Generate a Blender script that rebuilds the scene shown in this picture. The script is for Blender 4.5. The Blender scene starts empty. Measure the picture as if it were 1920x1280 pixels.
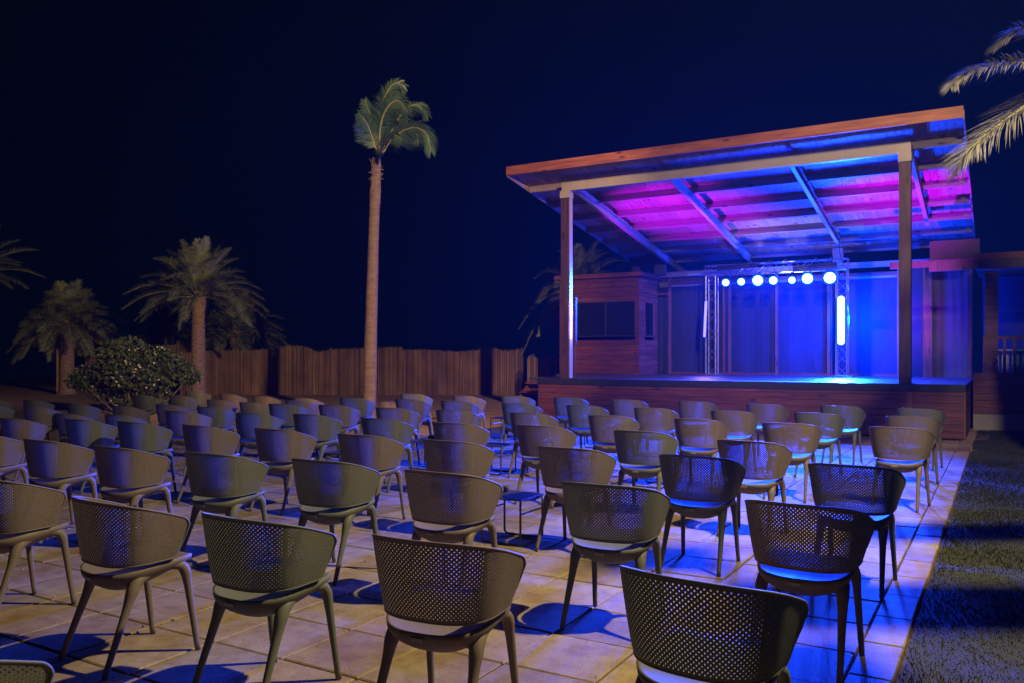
import bpy, math, random
import numpy as np
from mathutils import Vector, noise
R = math.radians
rng = random.Random(7)
S = bpy.context.scene
COL = S.collection

# ---------------------------------------------------------------- camera
TH = math.atan(918 / 1560)          # the stage's depth axis (+Y) is this far right of the view axis
CT, ST = math.cos(TH), math.sin(TH)
EYE = 1.47
cam = bpy.data.cameras.new("camera")
cam.lens = 1560 / 1920 * 36
cam.sensor_width = 36
cam.shift_y = 27 / 1920
cam.clip_end = 2000
co = bpy.data.objects.new("camera", cam)
co.location = (0, 0, EYE)
co.rotation_euler = (R(90), 0, TH)
COL.objects.link(co)
S.camera = co
S.view_settings.view_transform = 'Standard'
S.view_settings.look = 'None'
S.view_settings.exposure = 0
S.view_settings.gamma = 1
S.render.engine = 'CYCLES'
S.cycles.use_denoising = True
S.cycles.max_bounces = 6
S.cycles.sample_clamp_indirect = 4

def W(lat, d, z=0.0):               # camera-relative (to the right, ahead) to world
    return Vector((lat * CT - d * ST, lat * ST + d * CT, z))
def at(px, py, d):                  # point seen at px, py of the photograph, d metres ahead
    return W((px - 960) / 1560 * d, d, EYE + (667 - py) / 1560 * d)

# ---------------------------------------------------------------- night sky
wd = bpy.data.worlds.new("World"); S.world = wd; wd.use_nodes = True
nt = wd.node_tree; nt.nodes.clear()
wo = nt.nodes.new('ShaderNodeOutputWorld'); bg = nt.nodes.new('ShaderNodeBackground')
tc = nt.nodes.new('ShaderNodeTexCoord'); dp = nt.nodes.new('ShaderNodeVectorMath'); dp.operation = 'DOT_PRODUCT'
dp.inputs[1].default_value = Vector((0.06, 1, 0.12)).normalized()  # bluer towards the stage: its lamplit haze put into the sky colour
cr = nt.nodes.new('ShaderNodeValToRGB')
els = cr.color_ramp.elements
els[0].position = 0.0; els[0].color = (.0004, .0011, .0022, 1)
els[1].position = 1.0; els[1].color = (0, .0028, .028, 1)
for p, c in ((.45, (.0004, .0011, .0022, 1)), (.72, (.0003, .0013, .0040, 1)), (.9, (0, .0016, .009, 1)), (.965, (0, .0022, .018, 1))):
    e = els.new(p); e.color = c
nt.links.new(tc.outputs['Generated'], dp.inputs[0]); nt.links.new(dp.outputs['Value'], cr.inputs[0])
nt.links.new(cr.outputs[0], bg.inputs[0]); bg.inputs[1].default_value = 1.0
nt.links.new(bg.outputs[0], wo.inputs[0])

# ---------------------------------------------------------------- lamps
def lamp(name, kind, loc, target, energy, color, size=.1, angle=90, blend=.5, sy=None, spread=None):
    l = bpy.data.lights.new(name, kind); l.energy = energy; l.color = color
    if kind == 'SPOT':
        l.spot_size = R(angle); l.spot_blend = blend; l.shadow_soft_size = size
    elif kind == 'POINT': l.shadow_soft_size = size
    elif kind == 'AREA':
        l.size = size
        if sy: l.shape = 'RECTANGLE'; l.size_y = sy
        if spread: l.spread = R(spread)
    o = bpy.data.objects.new(name, l); o.location = loc
    if target is not None:
        o.rotation_euler = (Vector(target) - Vector(loc)).to_track_quat('-Z', 'Y').to_euler()
    COL.objects.link(o); return o
SODIUM = (1, .80, .40)
LAMP = W(3.85, 4.0, 6.2)
lamp("flood_lamp_light", 'SPOT', LAMP, W(-3.8, 8.0, 0), 2900, SODIUM, .09, 158, .9)
# floodlight on the same mast, aimed at the palms, the fence and the stage roof
lamp("fence_flood_light", 'SPOT', LAMP + Vector((0, 0, .1)), W(-7.6, 30.5, 2.2), 8500, (1, .58, .29), .10, 42, .35)
lamp("stage_flood_light", 'SPOT', LAMP + Vector((0, 0, 2.4)), W(5.0, 17.5, 4.9), 4500, (1, .62, .33), .10, 38, .5)
lamp("palm_fill_light", 'SPOT', LAMP + Vector((0, 0, .2)), W(5.6, 9, 4.7), 2200, (1, .80, .58), .10, 50, .6)  # added spot beside the mast lamp, brightens the near fronds
BLUE = (.004, .042, 1)
YT = 21.95                          # depth of the lighting truss
PARS = [(1361, 530, .09), (1390, 528.5, .09), (1421, 526, .13), (1450, 526, .1), (1485, 525.5, .085), (1514, 522.5, .13), (1556, 521, .14)]
def on_plane_y(px, py, Y):          # point seen at px, py on the vertical plane y = Y
    t = (px - 960) / 1560
    d = Y / (CT + t * ST)
    return at(px, py, d)
for i, (px, py, r) in enumerate(PARS):
    p = on_plane_y(px, py, YT - .25)
    lamp("par_light", 'SPOT', p + Vector((0, -.17, -.05)), (-10.0 + i * 1.45, -9, 0), 12000 if r > .11 else 9000, BLUE, .05, 56, 1)
lamp("lawn_fill_light", 'SPOT', LAMP + Vector((0, 0, -.02)), W(6.5, 10, 0), 950, SODIUM, .09, 100, 1.0)  # added spot at the mast lamp, fills the lawn its cone leaves dark
# LED bars and added curtain fills
lamp("led_bar_light", 'AREA', on_plane_y(1577, 600, YT - .28), on_plane_y(1450, 640, 10), 1300, (.008, .07, 1), .09, sy=1.05, spread=110)
lamp("led_bar_glow_light", 'POINT', on_plane_y(1577, 600, YT - .3), None, 1900, (.0, .03, 1), .1)
lamp("curtain_right_fill_light", 'POINT', on_plane_y(1600, 600, YT + .35), None, 1300, (.0, .035, 1), .15)  # added behind the bar to turn the curtains blue
lamp("curtain_mid_fill_light", 'POINT', on_plane_y(1462, 520, YT + .4), None, 190, (.0, .02, 1), .15)  # added behind the truss, weaker blue fill for the curtains
lamp("led_bar_left_light", 'AREA', on_plane_y(1322, 600, YT - .25), on_plane_y(1200, 640, 12), 60, (.18, .10, 1), .05, sy=.9)
lamp("post_bar_light", 'AREA', Vector((-8.335, 16.90, 2.28)), Vector((-8.6, 16.90, 2.28)), 9, (.45, .22, 1), .03, sy=.85)
# magenta and blue washes on the underside of the roof
MAG = (.42, .0, 1)
lamp("magenta_wash_left", 'SPOT', (-7.8, 17.1, 1.3), (-6.85, 19.5, 4.85), 4600, MAG, .05, 54, .9)
lamp("magenta_wash_right", 'SPOT', (-2.0, 17.7, 1.1), (-1.7, 20.0, 4.85), 4600, MAG, .05, 52, .9)
lamp("blue_wash_roof", 'SPOT', (-4.7, 21.5, 1.2), (-4.0, 18.1, 5.2), 3600, (.0, .014, 1), .05, 62, .9)
lamp("pale_wash_roof", 'SPOT', (-4.9, 21.0, 2.6), (-4.75, 21.9, 4.4), 420, (.42, .42, .9), .05, 100, .9)
lamp("red_wash_side", 'SPOT', (-2.6, 21.2, 2.4), (-1.7, 22.6, 2.2), 130, (.55, .02, .7), .05, 70, .9)

# ---------------------------------------------------------------- materials
def mat(name, base, rough=.6, spec=.4):
    m = bpy.data.materials.new(name); m.use_nodes = True
    n = m.node_tree.nodes; b = n['Principled BSDF']
    b.inputs['Base Color'].default_value = (*base, 1); b.inputs['Roughness'].default_value = rough
    b.inputs['Specular IOR Level'].default_value = spec
    return m, m.node_tree, b
def N(t, kind, **kw):
    n = t.nodes.new(kind)
    for k, v in kw.items():
        if k in n.inputs: n.inputs[k].default_value = v
        else: setattr(n, k, v)
    return n
def noisy(name, c1, c2, scale=5, stretch=(1, 1, 1), rough=.6, bump=.3, bscale=40, island=0, spec=.4, detail=6, metal=0, ramp=(.3, .7), bdist=.01):
    m, t, b = mat(name, c1, rough, spec); L = t.links
    tc = N(t, 'ShaderNodeTexCoord'); mp = N(t, 'ShaderNodeMapping'); mp.inputs['Scale'].default_value = stretch
    L.new(tc.outputs['Object'], mp.inputs[0])
    ns = N(t, 'ShaderNodeTexNoise', Scale=scale, Detail=detail, Roughness=.6); L.new(mp.outputs[0], ns.inputs[0])
    rp = N(t, 'ShaderNodeValToRGB'); e = rp.color_ramp.elements
    e[0].position, e[1].position = ramp; e[0].color = (*c1, 1); e[1].color = (*c2, 1)
    L.new(ns.outputs[0], rp.inputs[0]); out = rp.outputs[0]
    if island:
        gi = N(t, 'ShaderNodeNewGeometry'); mr = N(t, 'ShaderNodeMapRange')
        mr.inputs['To Min'].default_value = 1 - island; mr.inputs['To Max'].default_value = 1 + island
        L.new(gi.outputs['Random Per Island'], mr.inputs[0])
        hv = N(t, 'ShaderNodeHueSaturation'); L.new(mr.outputs[0], hv.inputs['Value']); L.new(out, hv.inputs['Color']); out = hv.outputs[0]
    L.new(out, b.inputs['Base Color'])
    if bump:
        n2 = N(t, 'ShaderNodeTexNoise', Scale=bscale, Detail=4); L.new(mp.outputs[0], n2.inputs[0])
        bp = N(t, 'ShaderNodeBump', Strength=bump, Distance=bdist); L.new(n2.outputs[0], bp.inputs['Height']); L.new(bp.outputs[0], b.inputs['Normal'])
    b.inputs['Metallic'].default_value = metal
    return m
def wood(name, dark, light, axis, rough=.55, island=.22, knots=True):
    st = {'x': (.35, 5, 5), 'y': (5, .35, 5), 'z': (5, 5, .35)}[axis]
    m = noisy(name, dark, light, 4, st, rough, .35, 18, island, ramp=(.35, .72))
    t = m.node_tree; L = t.links; b = t.nodes['Principled BSDF']
    if knots:
        tc = N(t, 'ShaderNodeTexCoord'); mp = N(t, 'ShaderNodeMapping')
        mp.inputs['Scale'].default_value = {'x': (1.9, 4, 6.5), 'y': (4, 1.9, 6.5), 'z': (6, 6, 1.9)}[axis]
        L.new(tc.outputs['Object'], mp.inputs[0])
        vo = N(t, 'ShaderNodeTexVoronoi', Scale=1.0); L.new(mp.outputs[0], vo.inputs[0])
        rp = N(t, 'ShaderNodeValToRGB'); e = rp.color_ramp.elements
        e[0].position, e[1].position = .06, .2; e[0].color = (.22, .18, .16, 1); e[1].color = (1, 1, 1, 1)
        L.new(vo.outputs['Distance'], rp.inputs[0])
        mx = N(t, 'ShaderNodeMix', data_type='RGBA', blend_type='MULTIPLY'); mx.inputs[0].default_value = 1
        src = b.inputs['Base Color'].links[0].from_socket
        L.new(src, mx.inputs[6]); L.new(rp.outputs[0], mx.inputs[7]); L.new(mx.outputs[2], b.inputs['Base Color'])
    return m
def glow(name, color, strength):
    m = bpy.data.materials.new(name); m.use_nodes = True; t = m.node_tree; t.nodes.clear()
    o = N(t, 'ShaderNodeOutputMaterial'); e = N(t, 'ShaderNodeEmission', Strength=strength); e.inputs[0].default_value = (*color, 1)
    t.links.new(e.outputs[0], o.inputs[0]); return m

M_BROWN = noisy('taupe_plastic', (.160, .128, .108), (.184, .148, .126), 60, rough=.56, bump=.12, bscale=500, bdist=.001, spec=.25)
M_GREEN = noisy('olive_grey_plastic', (.120, .127, .100), (.140, .146, .116), 60, rough=.56, bump=.12, bscale=500, bdist=.001, spec=.25)
M_PLATE = mat('moulded_plate', (.30, .27, .25), .35)[0]
M_STEEL = noisy('dark_table_steel', (.06, .055, .05), (.085, .078, .07), 30, rough=.38, bump=.05, metal=.3)
M_CLAD = wood('stained_boards', (.08, .022, .022), (.20, .058, .052), 'x')
M_CLADY = wood('stained_boards_side', (.12, .042, .025), (.26, .10, .058), 'y')
M_CLADZ = wood('stained_upright', (.12, .045, .028), (.26, .10, .06), 'z')
M_POST = wood('dark_stained_post', (.032, .016, .014), (.08, .038, .032), 'z')
M_PINE = wood('pine_boards', (.21, .14, .12), (.34, .25, .21), 'y', .6, .14)
M_PINEX = wood('pine_joist', (.20, .15, .14), (.33, .25, .23), 'x', .6, .1)
M_FASC = wood('orange_stained_board', (.19, .058, .03), (.40, .15, .07), 'x', .5, .08)
M_BEAM = noisy('cream_painted_steel', (.27, .25, .22), (.33, .30, .27), 3, rough=.4, bump=.05)
M_RAFT = noisy('galvanised_channel', (.42, .42, .43), (.50, .50, .50), 12, rough=.3, bump=.05, metal=.45)
M_DECK = noisy('stage_floor', (.04, .044, .048), (.07, .075, .08), 3, rough=.42, bump=.3, bscale=60, spec=.5)
M_TRIM = noisy('black_rubber_trim', (.012, .012, .013), (.022, .022, .022), 10, rough=.6)
M_CURT = noisy('black_stage_cloth', (.018, .022, .045), (.027, .031, .062), 9, (1, 1, .25), .8, .4, 60)
M_GLASSD = mat('dark_window_glass', (.01, .012, .014), .12, .6)[0]
M_ALU = noisy('truss_aluminium', (.24, .24, .25), (.32, .32, .33), 20, rough=.33, bump=.05, metal=.6)
M_BLK = noisy('black_metal', (.018, .018, .02), (.03, .03, .03), 30, rough=.45)
M_OSB = noisy('chipboard', (.06, .042, .032), (.13, .09, .065), 26, rough=.7, bump=.4, bscale=40)
M_LENS = glow('lit_blue_lens', (.06, .14, 1), 22)
M_HALO = glow('lamp_halo', (.0, .10, 1), 1.1)  # glare round the lamps put into an emissive colour
M_BARR = glow('lit_blue_bar', (.06, .16, 1), 20)
M_BARL = glow('lit_violet_bar', (.07, .055, 1), 9)
M_TRUNK = noisy('palm_bark', (.20, .135, .085), (.42, .30, .20), 7, (1, 1, 3), .85, .6, 30, bdist=.02)
M_TRUNK2 = noisy('smooth_palm_bark', (.17, .115, .08), (.30, .21, .155), 5, (1, 1, 2.2), .85, .5, 26, bdist=.015)
M_FROND = noisy('date_palm_leaf', (.16, .21, .09), (.32, .38, .18), 3, rough=.5, bump=0, island=.35)
M_FROND2 = noisy('dry_palm_leaf', (.20, .19, .14), (.32, .30, .23), 3, rough=.6, bump=0, island=.3)
M_COCO = noisy('coconut_palm_leaf', (.045, .11, .07), (.10, .19, .115), 2, rough=.42, bump=0, island=.35)
M_RACH = noisy('palm_rib', (.34, .33, .08), (.46, .44, .16), 8, rough=.5, bump=0)
M_REED = noisy('reed_fence', (.17, .105, .055), (.38, .25, .14), 1.6, (1, 1, .5), .8, .3, 80, island=.7)
M_LEAF = noisy('shrub_leaf', (.045, .075, .022), (.10, .13, .045), 6, rough=.4, bump=0, island=.45)
M_FLOW = mat('white_flower', (.78, .74, .68), .6)[0]
M_STEM = noisy('shrub_stem', (.10, .07, .045), (.17, .12, .08), 12, rough=.8)
M_ROCK = noisy('sandstone_rock', (.20, .14, .09), (.36, .26, .17), 4, rough=.9, bump=.8, bscale=14, bdist=.03)
M_POLE = noisy('galvanised_pole', (.30, .30, .30), (.38, .38, .38), 8, rough=.4)
M_WHITEP = noisy('pale_board', (.45, .45, .42), (.55, .55, .52), 4, rough=.6)
M_GREENP = noisy('teal_board', (.05, .20, .15), (.07, .26, .19), 4, rough=.6)
M_ROOFT = noisy('brown_hut_roof', (.16, .06, .035), (.26, .10, .06), 6, rough=.8)
M_BOWL = noisy('brown_bowl', (.10, .03, .02), (.16, .05, .03), 20, rough=.35)
M_TERRA = noisy('orange_cup', (.45, .13, .05), (.55, .17, .07), 20, rough=.5)
# translucent sheet at the right of the stage
M_SHEET = noisy('grey_plastic_sheet', (.07, .06, .09), (.10, .09, .13), 3, (1, 1, .4), .5, .15, 6)

# paving: concrete slabs, each a little different, with sandy dirt patches
def make_paving_mat():
    m, t, b = mat('concrete_slab', (.3, .27, .22), .72, .35); L = t.links
    tc = N(t, 'ShaderNodeTexCoord'); gi = N(t, 'ShaderNodeNewGeometry')
    n1 = N(t, 'ShaderNodeTexNoise', Scale=1.3, Detail=7, Roughness=.62); L.new(tc.outputs['Object'], n1.inputs[0])
    r1 = N(t, 'ShaderNodeValToRGB'); e = r1.color_ramp.elements
    e[0].position, e[1].position = .35, .66; e[0].color = (.21, .135, .055, 1); e[1].color = (.36, .30, .215, 1)
    L.new(n1.outputs[0], r1.inputs[0])
    mr = N(t, 'ShaderNodeMapRange'); mr.inputs['To Min'].default_value = .80; mr.inputs['To Max'].default_value = 1.18
    L.new(gi.outputs['Random Per Island'], mr.inputs[0])
    hv = N(t, 'ShaderNodeHueSaturation'); L.new(mr.outputs[0], hv.inputs['Value']); L.new(r1.outputs[0], hv.inputs['Color'])
    n2 = N(t, 'ShaderNodeTexNoise', Scale=120, Detail=3); L.new(tc.outputs['Object'], n2.inputs[0])
    n3 = N(t, 'ShaderNodeTexNoise', Scale=9, Detail=6, Roughness=.7); L.new(tc.outputs['Object'], n3.inputs[0])
    r3 = N(t, 'ShaderNodeValToRGB'); e = r3.color_ramp.elements
    e[0].position, e[1].position = .30, .55; e[0].color = (.66, .60, .50, 1); e[1].color = (1, 1, 1, 1); L.new(n3.outputs[0], r3.inputs[0])
    mx = N(t, 'ShaderNodeMix', data_type='RGBA', blend_type='MULTIPLY'); mx.inputs[0].default_value = 1
    L.new(hv.outputs[0], mx.inputs[6]); L.new(r3.outputs[0], mx.inputs[7])
    L.new(mx.outputs[2], b.inputs['Base Color'])
    ad = N(t, 'ShaderNodeMath', operation='ADD'); L.new(n2.outputs[0], ad.inputs[0]); L.new(n3.outputs[0], ad.inputs[1])
    bp = N(t, 'ShaderNodeBump', Strength=.45, Distance=.006); L.new(ad.outputs[0], bp.inputs['Height']); L.new(bp.outputs[0], b.inputs['Normal'])
    return m
M_PAVE = make_paving_mat()
M_SAND = noisy('beach_sand', (.32, .22, .13), (.50, .36, .23), 1.6, rough=.95, bump=.9, bscale=16, spec=.1, bdist=.04)
M_JOINT = noisy('joint_sand', (.03, .022, .015), (.10, .07, .045), 12, rough=.95, bump=.5, bscale=60)
M_SOIL = noisy('lawn_soil', (.026, .030, .012), (.042, .046, .020), 8, rough=.95, bump=.6, bscale=60)
M_GRASS = noisy('grass_blade', (.020, .024, .008), (.040, .043, .014), 1.5, rough=.8, bump=0, island=.4, spec=.05)
M_CONC = noisy('concrete_plinth', (.22, .21, .20), (.32, .30, .28), 3, rough=.85, bump=.5, bscale=20)

# ---------------------------------------------------------------- mesh helpers
class MB:
    def __init__(s): s.v = []; s.f = []
    def add(s, v, f):
        o = len(s.v); s.v += [tuple(p) for p in v]; s.f += [tuple(i + o for i in q) for q in f]; return s
    def box(s, a, b, bev=0.0):
        x0, y0, z0 = (min(a[i], b[i]) for i in range(3)); x1, y1, z1 = (max(a[i], b[i]) for i in range(3))
        if bev <= 0:
            v = [(x0, y0, z0), (x1, y0, z0), (x1, y1, z0), (x0, y1, z0), (x0, y0, z1), (x1, y0, z1), (x1, y1, z1), (x0, y1, z1)]
            return s.add(v, [(0, 3, 2, 1), (4, 5, 6, 7), (0, 1, 5, 4), (1, 2, 6, 5), (2, 3, 7, 6), (3, 0, 4, 7)])
        e = bev
        def ring(z, i): return [(x0 + i, y0 + i, z), (x1 - i, y0 + i, z), (x1 - i, y1 - i, z), (x0 + i, y1 - i, z)]
        v = ring(z0, 0) + ring(z1 - e, 0) + ring(z1, e)
        f = [(3, 2, 1, 0), (8, 9, 10, 11)]
        for k in (0, 4):
            for i in range(4): f.append((k + i, k + (i + 1) % 4, k + 4 + (i + 1) % 4, k + 4 + i))
        return s.add(v, f)
    def beam(s, a, b, w, h, up=(0, 0, 1)):      # rectangular bar from a to b (centres of its ends)
        a = Vector(a); b = Vector(b); t = (b - a).normalized(); u = Vector(up); r = t.cross(u).normalized(); u = r.cross(t)
        v = []
        for p in (a, b):
            for i, j in ((-1, -1), (1, -1), (1, 1), (-1, 1)): v.append(p + r * (i * w / 2) + u * (j * h / 2))
        return s.add(v, [(0, 1, 2, 3), (7, 6, 5, 4), (0, 4, 5, 1), (1, 5, 6, 2), (2, 6, 7, 3), (3, 7, 4, 0)])
    def tube(s, path, rad, n=8, cap=True, flat=1.0):
        P = [Vector(p) for p in path]; k = len(P)
        if not hasattr(rad, '__len__'): rad = [rad] * k
        t0 = (P[1] - P[0]).normalized(); up = Vector((0, 0, 1)) if abs(t0.z) < .9 else Vector((1, 0, 0))
        r = t0.cross(up).normalized(); v = []
        for i in range(k):
            t = (P[min(i + 1, k - 1)] - P[max(i - 1, 0)]).normalized()
            r = (r - t * r.dot(t)).normalized(); u = t.cross(r)
            for j in range(n):
                a = 2 * math.pi * j / n
                v.append(P[i] + r * (math.cos(a) * rad[i]) + u * (math.sin(a) * rad[i] * flat))
        f = [(i * n + j, i * n + (j + 1) % n, (i + 1) * n + (j + 1) % n, (i + 1) * n + j) for i in range(k - 1) for j in range(n)]
        if cap: f += [tuple(range(n - 1, -1, -1)), tuple((k - 1) * n + j for j in range(n))]
        return s.add(v, f)
    def build(s, name, m, parent=None, smooth=False):
        me = bpy.data.meshes.new(name); me.from_pydata(s.v, [], s.f)
        if smooth: me.polygons.foreach_set('use_smooth', [True] * len(s.f))
        if m: me.materials.append(m)
        me.update()
        o = bpy.data.objects.new(name, me); COL.objects.link(o)
        if parent: o.parent = parent
        return o
def link(name, me, parent=None, m=None):
    if m: me.materials.append(m)
    o = bpy.data.objects.new(name, me); COL.objects.link(o)
    if parent: o.parent = parent
    return o
def tag(o, label=None, cat=None, group=None, kind=None):
    for k, v in (('label', label), ('category', cat), ('group', group), ('kind', kind)):
        if v: o[k] = v
    return o
def thing(name, label, cat, loc=(0, 0, 0), rz=0, group=None):
    o = bpy.data.objects.new(name, None); COL.objects.link(o); o.location = loc; o.rotation_euler.z = rz
    return tag(o, label, cat, group)
def local(loc):                      # offset so parts can be written in world coordinates under a thing placed at loc
    return Vector(loc)
def shift(mb, loc):
    l = Vector(loc); mb.v = [(p[0] - l.x, p[1] - l.y, p[2] - l.z) for p in mb.v]; return mb
def bez(pts, n):                     # Catmull-Rom through the points
    P = [Vector(p) for p in pts]; P = [P[0] * 2 - P[1]] + P + [P[-1] * 2 - P[-2]]; out = []
    segs = len(P) - 3
    for i in range(n + 1):
        u = i / n * segs; k = min(int(u), segs - 1); t = u - k
        a, b, c, d = P[k:k + 4]
        out.append(.5 * ((2 * b) + (c - a) * t + (2 * a - 5 * b + 4 * c - d) * t * t + (3 * b - a - 3 * c + d) * t ** 3))
    return out
# ================================================================ setting
X_EDGE = -.42
def sand_h(x, y):
    pts = SANDP; w = s = 0
    for (a, b, z) in pts:
        q = 1 / ((x - a) ** 2 + (y - b) ** 2 + .35) ** 1.5; w += q; s += q * z
    z = s / w
    z += .035 * noise.noise(Vector((x * .5, y * .5, 0))) + .015 * noise.noise(Vector((x * 2.1, y * 2.1, 3)))
    # heap of sand behind the flowering shrub
    c = W(-9.6, 21.5); r = math.hypot(x - c.x, y - c.y)
    z += .42 * math.exp(-(r / 2.2) ** 2)
    # low slope before the reed fence
    return z
CH = [(78, -2.38, 1.10, 0.0, 0.00, 'g'),
      (73, -0.83, 2.67, 6.8, 0.00, 'g'),
      (74, -1.88, 2.68, -4.8, 0.00, 'b'),
      (75, -2.81, 2.63, 0.4, 0.00, 'g'),
      (76, -3.70, 2.58, 5.9, 0.00, 'b'),
      (77, -4.95, 2.70, 0.0, 0.00, 'b'),
      (72, -0.81, 4.17, 3.5, 0.00, 'b'),
      (58, -1.85, 4.25, -2.8, 0.00, 'g'),
      (46, -2.90, 4.19, -0.1, 0.00, 'b'),
      (38, -3.90, 4.25, -2.1, 0.00, 'g'),
      (29, -4.85, 4.14, -1.5, 0.00, 'g'),
      (15, -5.81, 4.06, 3.5, 0.00, 'b'),
      (14, -6.80, 4.08, 1.6, 0.00, 'b'),
      (13, -7.95, 4.15, 0.0, 0.00, 'b'),
      (71, -0.82, 5.76, 3.5, 0.00, 'g'),
      (65, -1.83, 5.72, 0.3, 0.00, 'g'),
      (57, -2.82, 5.74, 0.3, 0.00, 'b'),
      (45, -3.89, 5.71, 0.6, 0.00, 'b'),
      (37, -4.85, 5.74, -1.0, 0.00, 'b'),
      (28, -5.93, 5.77, -0.5, 0.00, 'b'),
      (27, -6.88, 5.69, 4.4, 0.00, 'b'),
      (12, -7.84, 5.63, 3.0, 0.00, 'g'),
      (8, -8.68, 5.57, 2.5, 0.00, 'g'),
      (64, -1.77, 6.92, 5.4, 0.00, 'b'),
      (56, -2.87, 7.31, 1.2, 0.00, 'g'),
      (50, -3.95, 7.36, 0.0, 0.00, 'b'),
      (44, -4.87, 7.20, -0.6, 0.00, 'b'),
      (36, -5.91, 7.28, -0.7, 0.00, 'g'),
      (34, -7.05, 7.38, 2.1, 0.00, 'g'),
      (26, -7.79, 7.17, -1.4, 0.00, 'g'),
      (19, -8.87, 6.99, -1.6, 0.00, 'b'),
      (70, -0.85, 8.91, 8.6, 0.00, 'b'),
      (63, -1.89, 8.91, 3.1, 0.00, 'b'),
      (62, -2.87, 8.98, 3.2, 0.00, 'b'),
      (55, -3.92, 8.98, 0.7, 0.00, 'b'),
      (49, -4.93, 8.88, -0.0, 0.00, 'b'),
      (43, -6.03, 8.87, -0.9, 0.00, 'b'),
      (35, -6.99, 8.83, -1.0, 0.00, 'b'),
      (32, -8.10, 8.92, -2.5, 0.00, 'b'),
      (24, -8.89, 8.73, -1.7, 0.00, 'g'),
      (69, -0.88, 10.55, 10.5, 0.00, 'b'),
      (67, -1.93, 10.66, 7.1, 0.00, 'g'),
      (60, -2.93, 10.53, 2.7, 0.00, 'b'),
      (54, -3.99, 10.56, 1.5, 0.00, 'b'),
      (52, -5.03, 10.62, 1.2, 0.00, 'g'),
      (48, -6.05, 10.54, -0.3, 0.00, 'g'),
      (42, -7.23, 10.67, -2.1, 0.00, 'b'),
      (40, -8.13, 10.68, 0.7, 0.00, 'b'),
      (33, -9.22, 10.59, -3.2, 0.00, 'g'),
      (68, -0.92, 12.16, 9.5, 0.00, 'g'),
      (66, -1.91, 12.27, 4.3, 0.00, 'g'),
      (61, -2.92, 12.21, 4.6, 0.00, 'b'),
      (59, -4.01, 12.38, 2.9, 0.00, 'b'),
      (53, -5.10, 12.33, 1.3, 0.00, 'b'),
      (47, -7.21, 12.44, -0.6, 0.00, 'g'),
      (41, -8.00, 12.10, 6.9, 0.00, 'b'),
      (39, -9.25, 12.24, -1.3, 0.00, 'g'),
      (51, -6.25, 12.55, 0.8, 0.00, 'g'),
      (7, -10.79, 6.01, -0.3, -0.10, 'b'),
      (9, -10.49, 7.24, 0.1, -0.12, 'g'),
      (6, -12.20, 7.57, 0.9, -0.18, 'b'),
      (4, -12.73, 7.38, -0.6, -0.08, 'b'),
      (2, -14.65, 7.71, 0.0, -0.12, 'g'),
      (21, -10.21, 8.55, -0.5, -0.07, 'g'),
      (18, -11.85, 9.05, -0.1, -0.11, 'b'),
      (10, -12.39, 8.63, 0.1, -0.13, 'b'),
      (5, -13.72, 8.67, 0.1, -0.13, 'g'),
      (3, -15.93, 9.16, 0.5, -0.15, 'g'),
      (1, -16.62, 8.75, 0.0, -0.12, 'g'),
      (31, -10.42, 10.54, -0.4, -0.07, 'b'),
      (20, -12.82, 10.87, 0.2, -0.14, 'b'),
      (11, -15.10, 10.90, -0.1, -0.11, 'g'),
      (30, -11.25, 11.55, -0.2, -0.10, 'b'),
      (23, -12.03, 10.96, 0.5, -0.17, 'g'),
      (16, -14.09, 11.00, -0.3, -0.09, 'g'),
      (25, -13.33, 12.46, 0.3, -0.15, 'b'),
      (22, -14.44, 12.55, 0.2, -0.14, 'b'),
      (17, -15.60, 12.56, -0.3, -0.09, 'g')]
SANDP = [(c[1], c[2], c[4]) for c in CH if c[4] != 0]
SANDP += [(-9.3, y, -.035) for y in (-2, 0, 2, 4, 6, 8, 10, 11.5, 13)]
SANDP += [(x, 14.0, -.03) for x in (-10, -8.5, -7, -5, -3, -1)] + [(x, y, .02) for x in (-30, -24, -18, -12, -6) for y in (17, 22, 27)]
SANDP += [(-30, -5, -.1), (-20, 0, -.1), (-14, 2, -.1), (-25, 8, -.05), (-40, 30, 0), (0, 30, 0), (10, 30, 0), (-13, 4.5, -.1), (-11, 3, -.08)]
g = MB(); nx, ny = 190, 150
xs = np.concatenate([np.linspace(-60, -19, 24), np.linspace(-18.7, -8.4, 90), np.linspace(-8, 14, 30)])
ys = np.concatenate([np.linspace(-12, 3, 18), np.linspace(3.2, 16, 90), np.linspace(16.5, 60, 50)])
for y in ys:
    for x in xs:
        z = sand_h(x, y)
        if x > -9.0 and y < 13.9: z = -.12
        g.v.append((x, y, z))
W_ = len(xs)
g.f = [(j * W_ + i, j * W_ + i + 1, (j + 1) * W_ + i + 1, (j + 1) * W_ + i) for j in range(len(ys) - 1) for i in range(W_ - 1)]
o = g.build('sand', M_SAND, smooth=True); tag(o, 'brown beach sand around the paved seating area', kind='structure')
g = MB(); g.box((-74, -15.5, -.6), (44, 74, -.5)); tag(g.build('ground', M_SAND), kind='structure')

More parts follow.
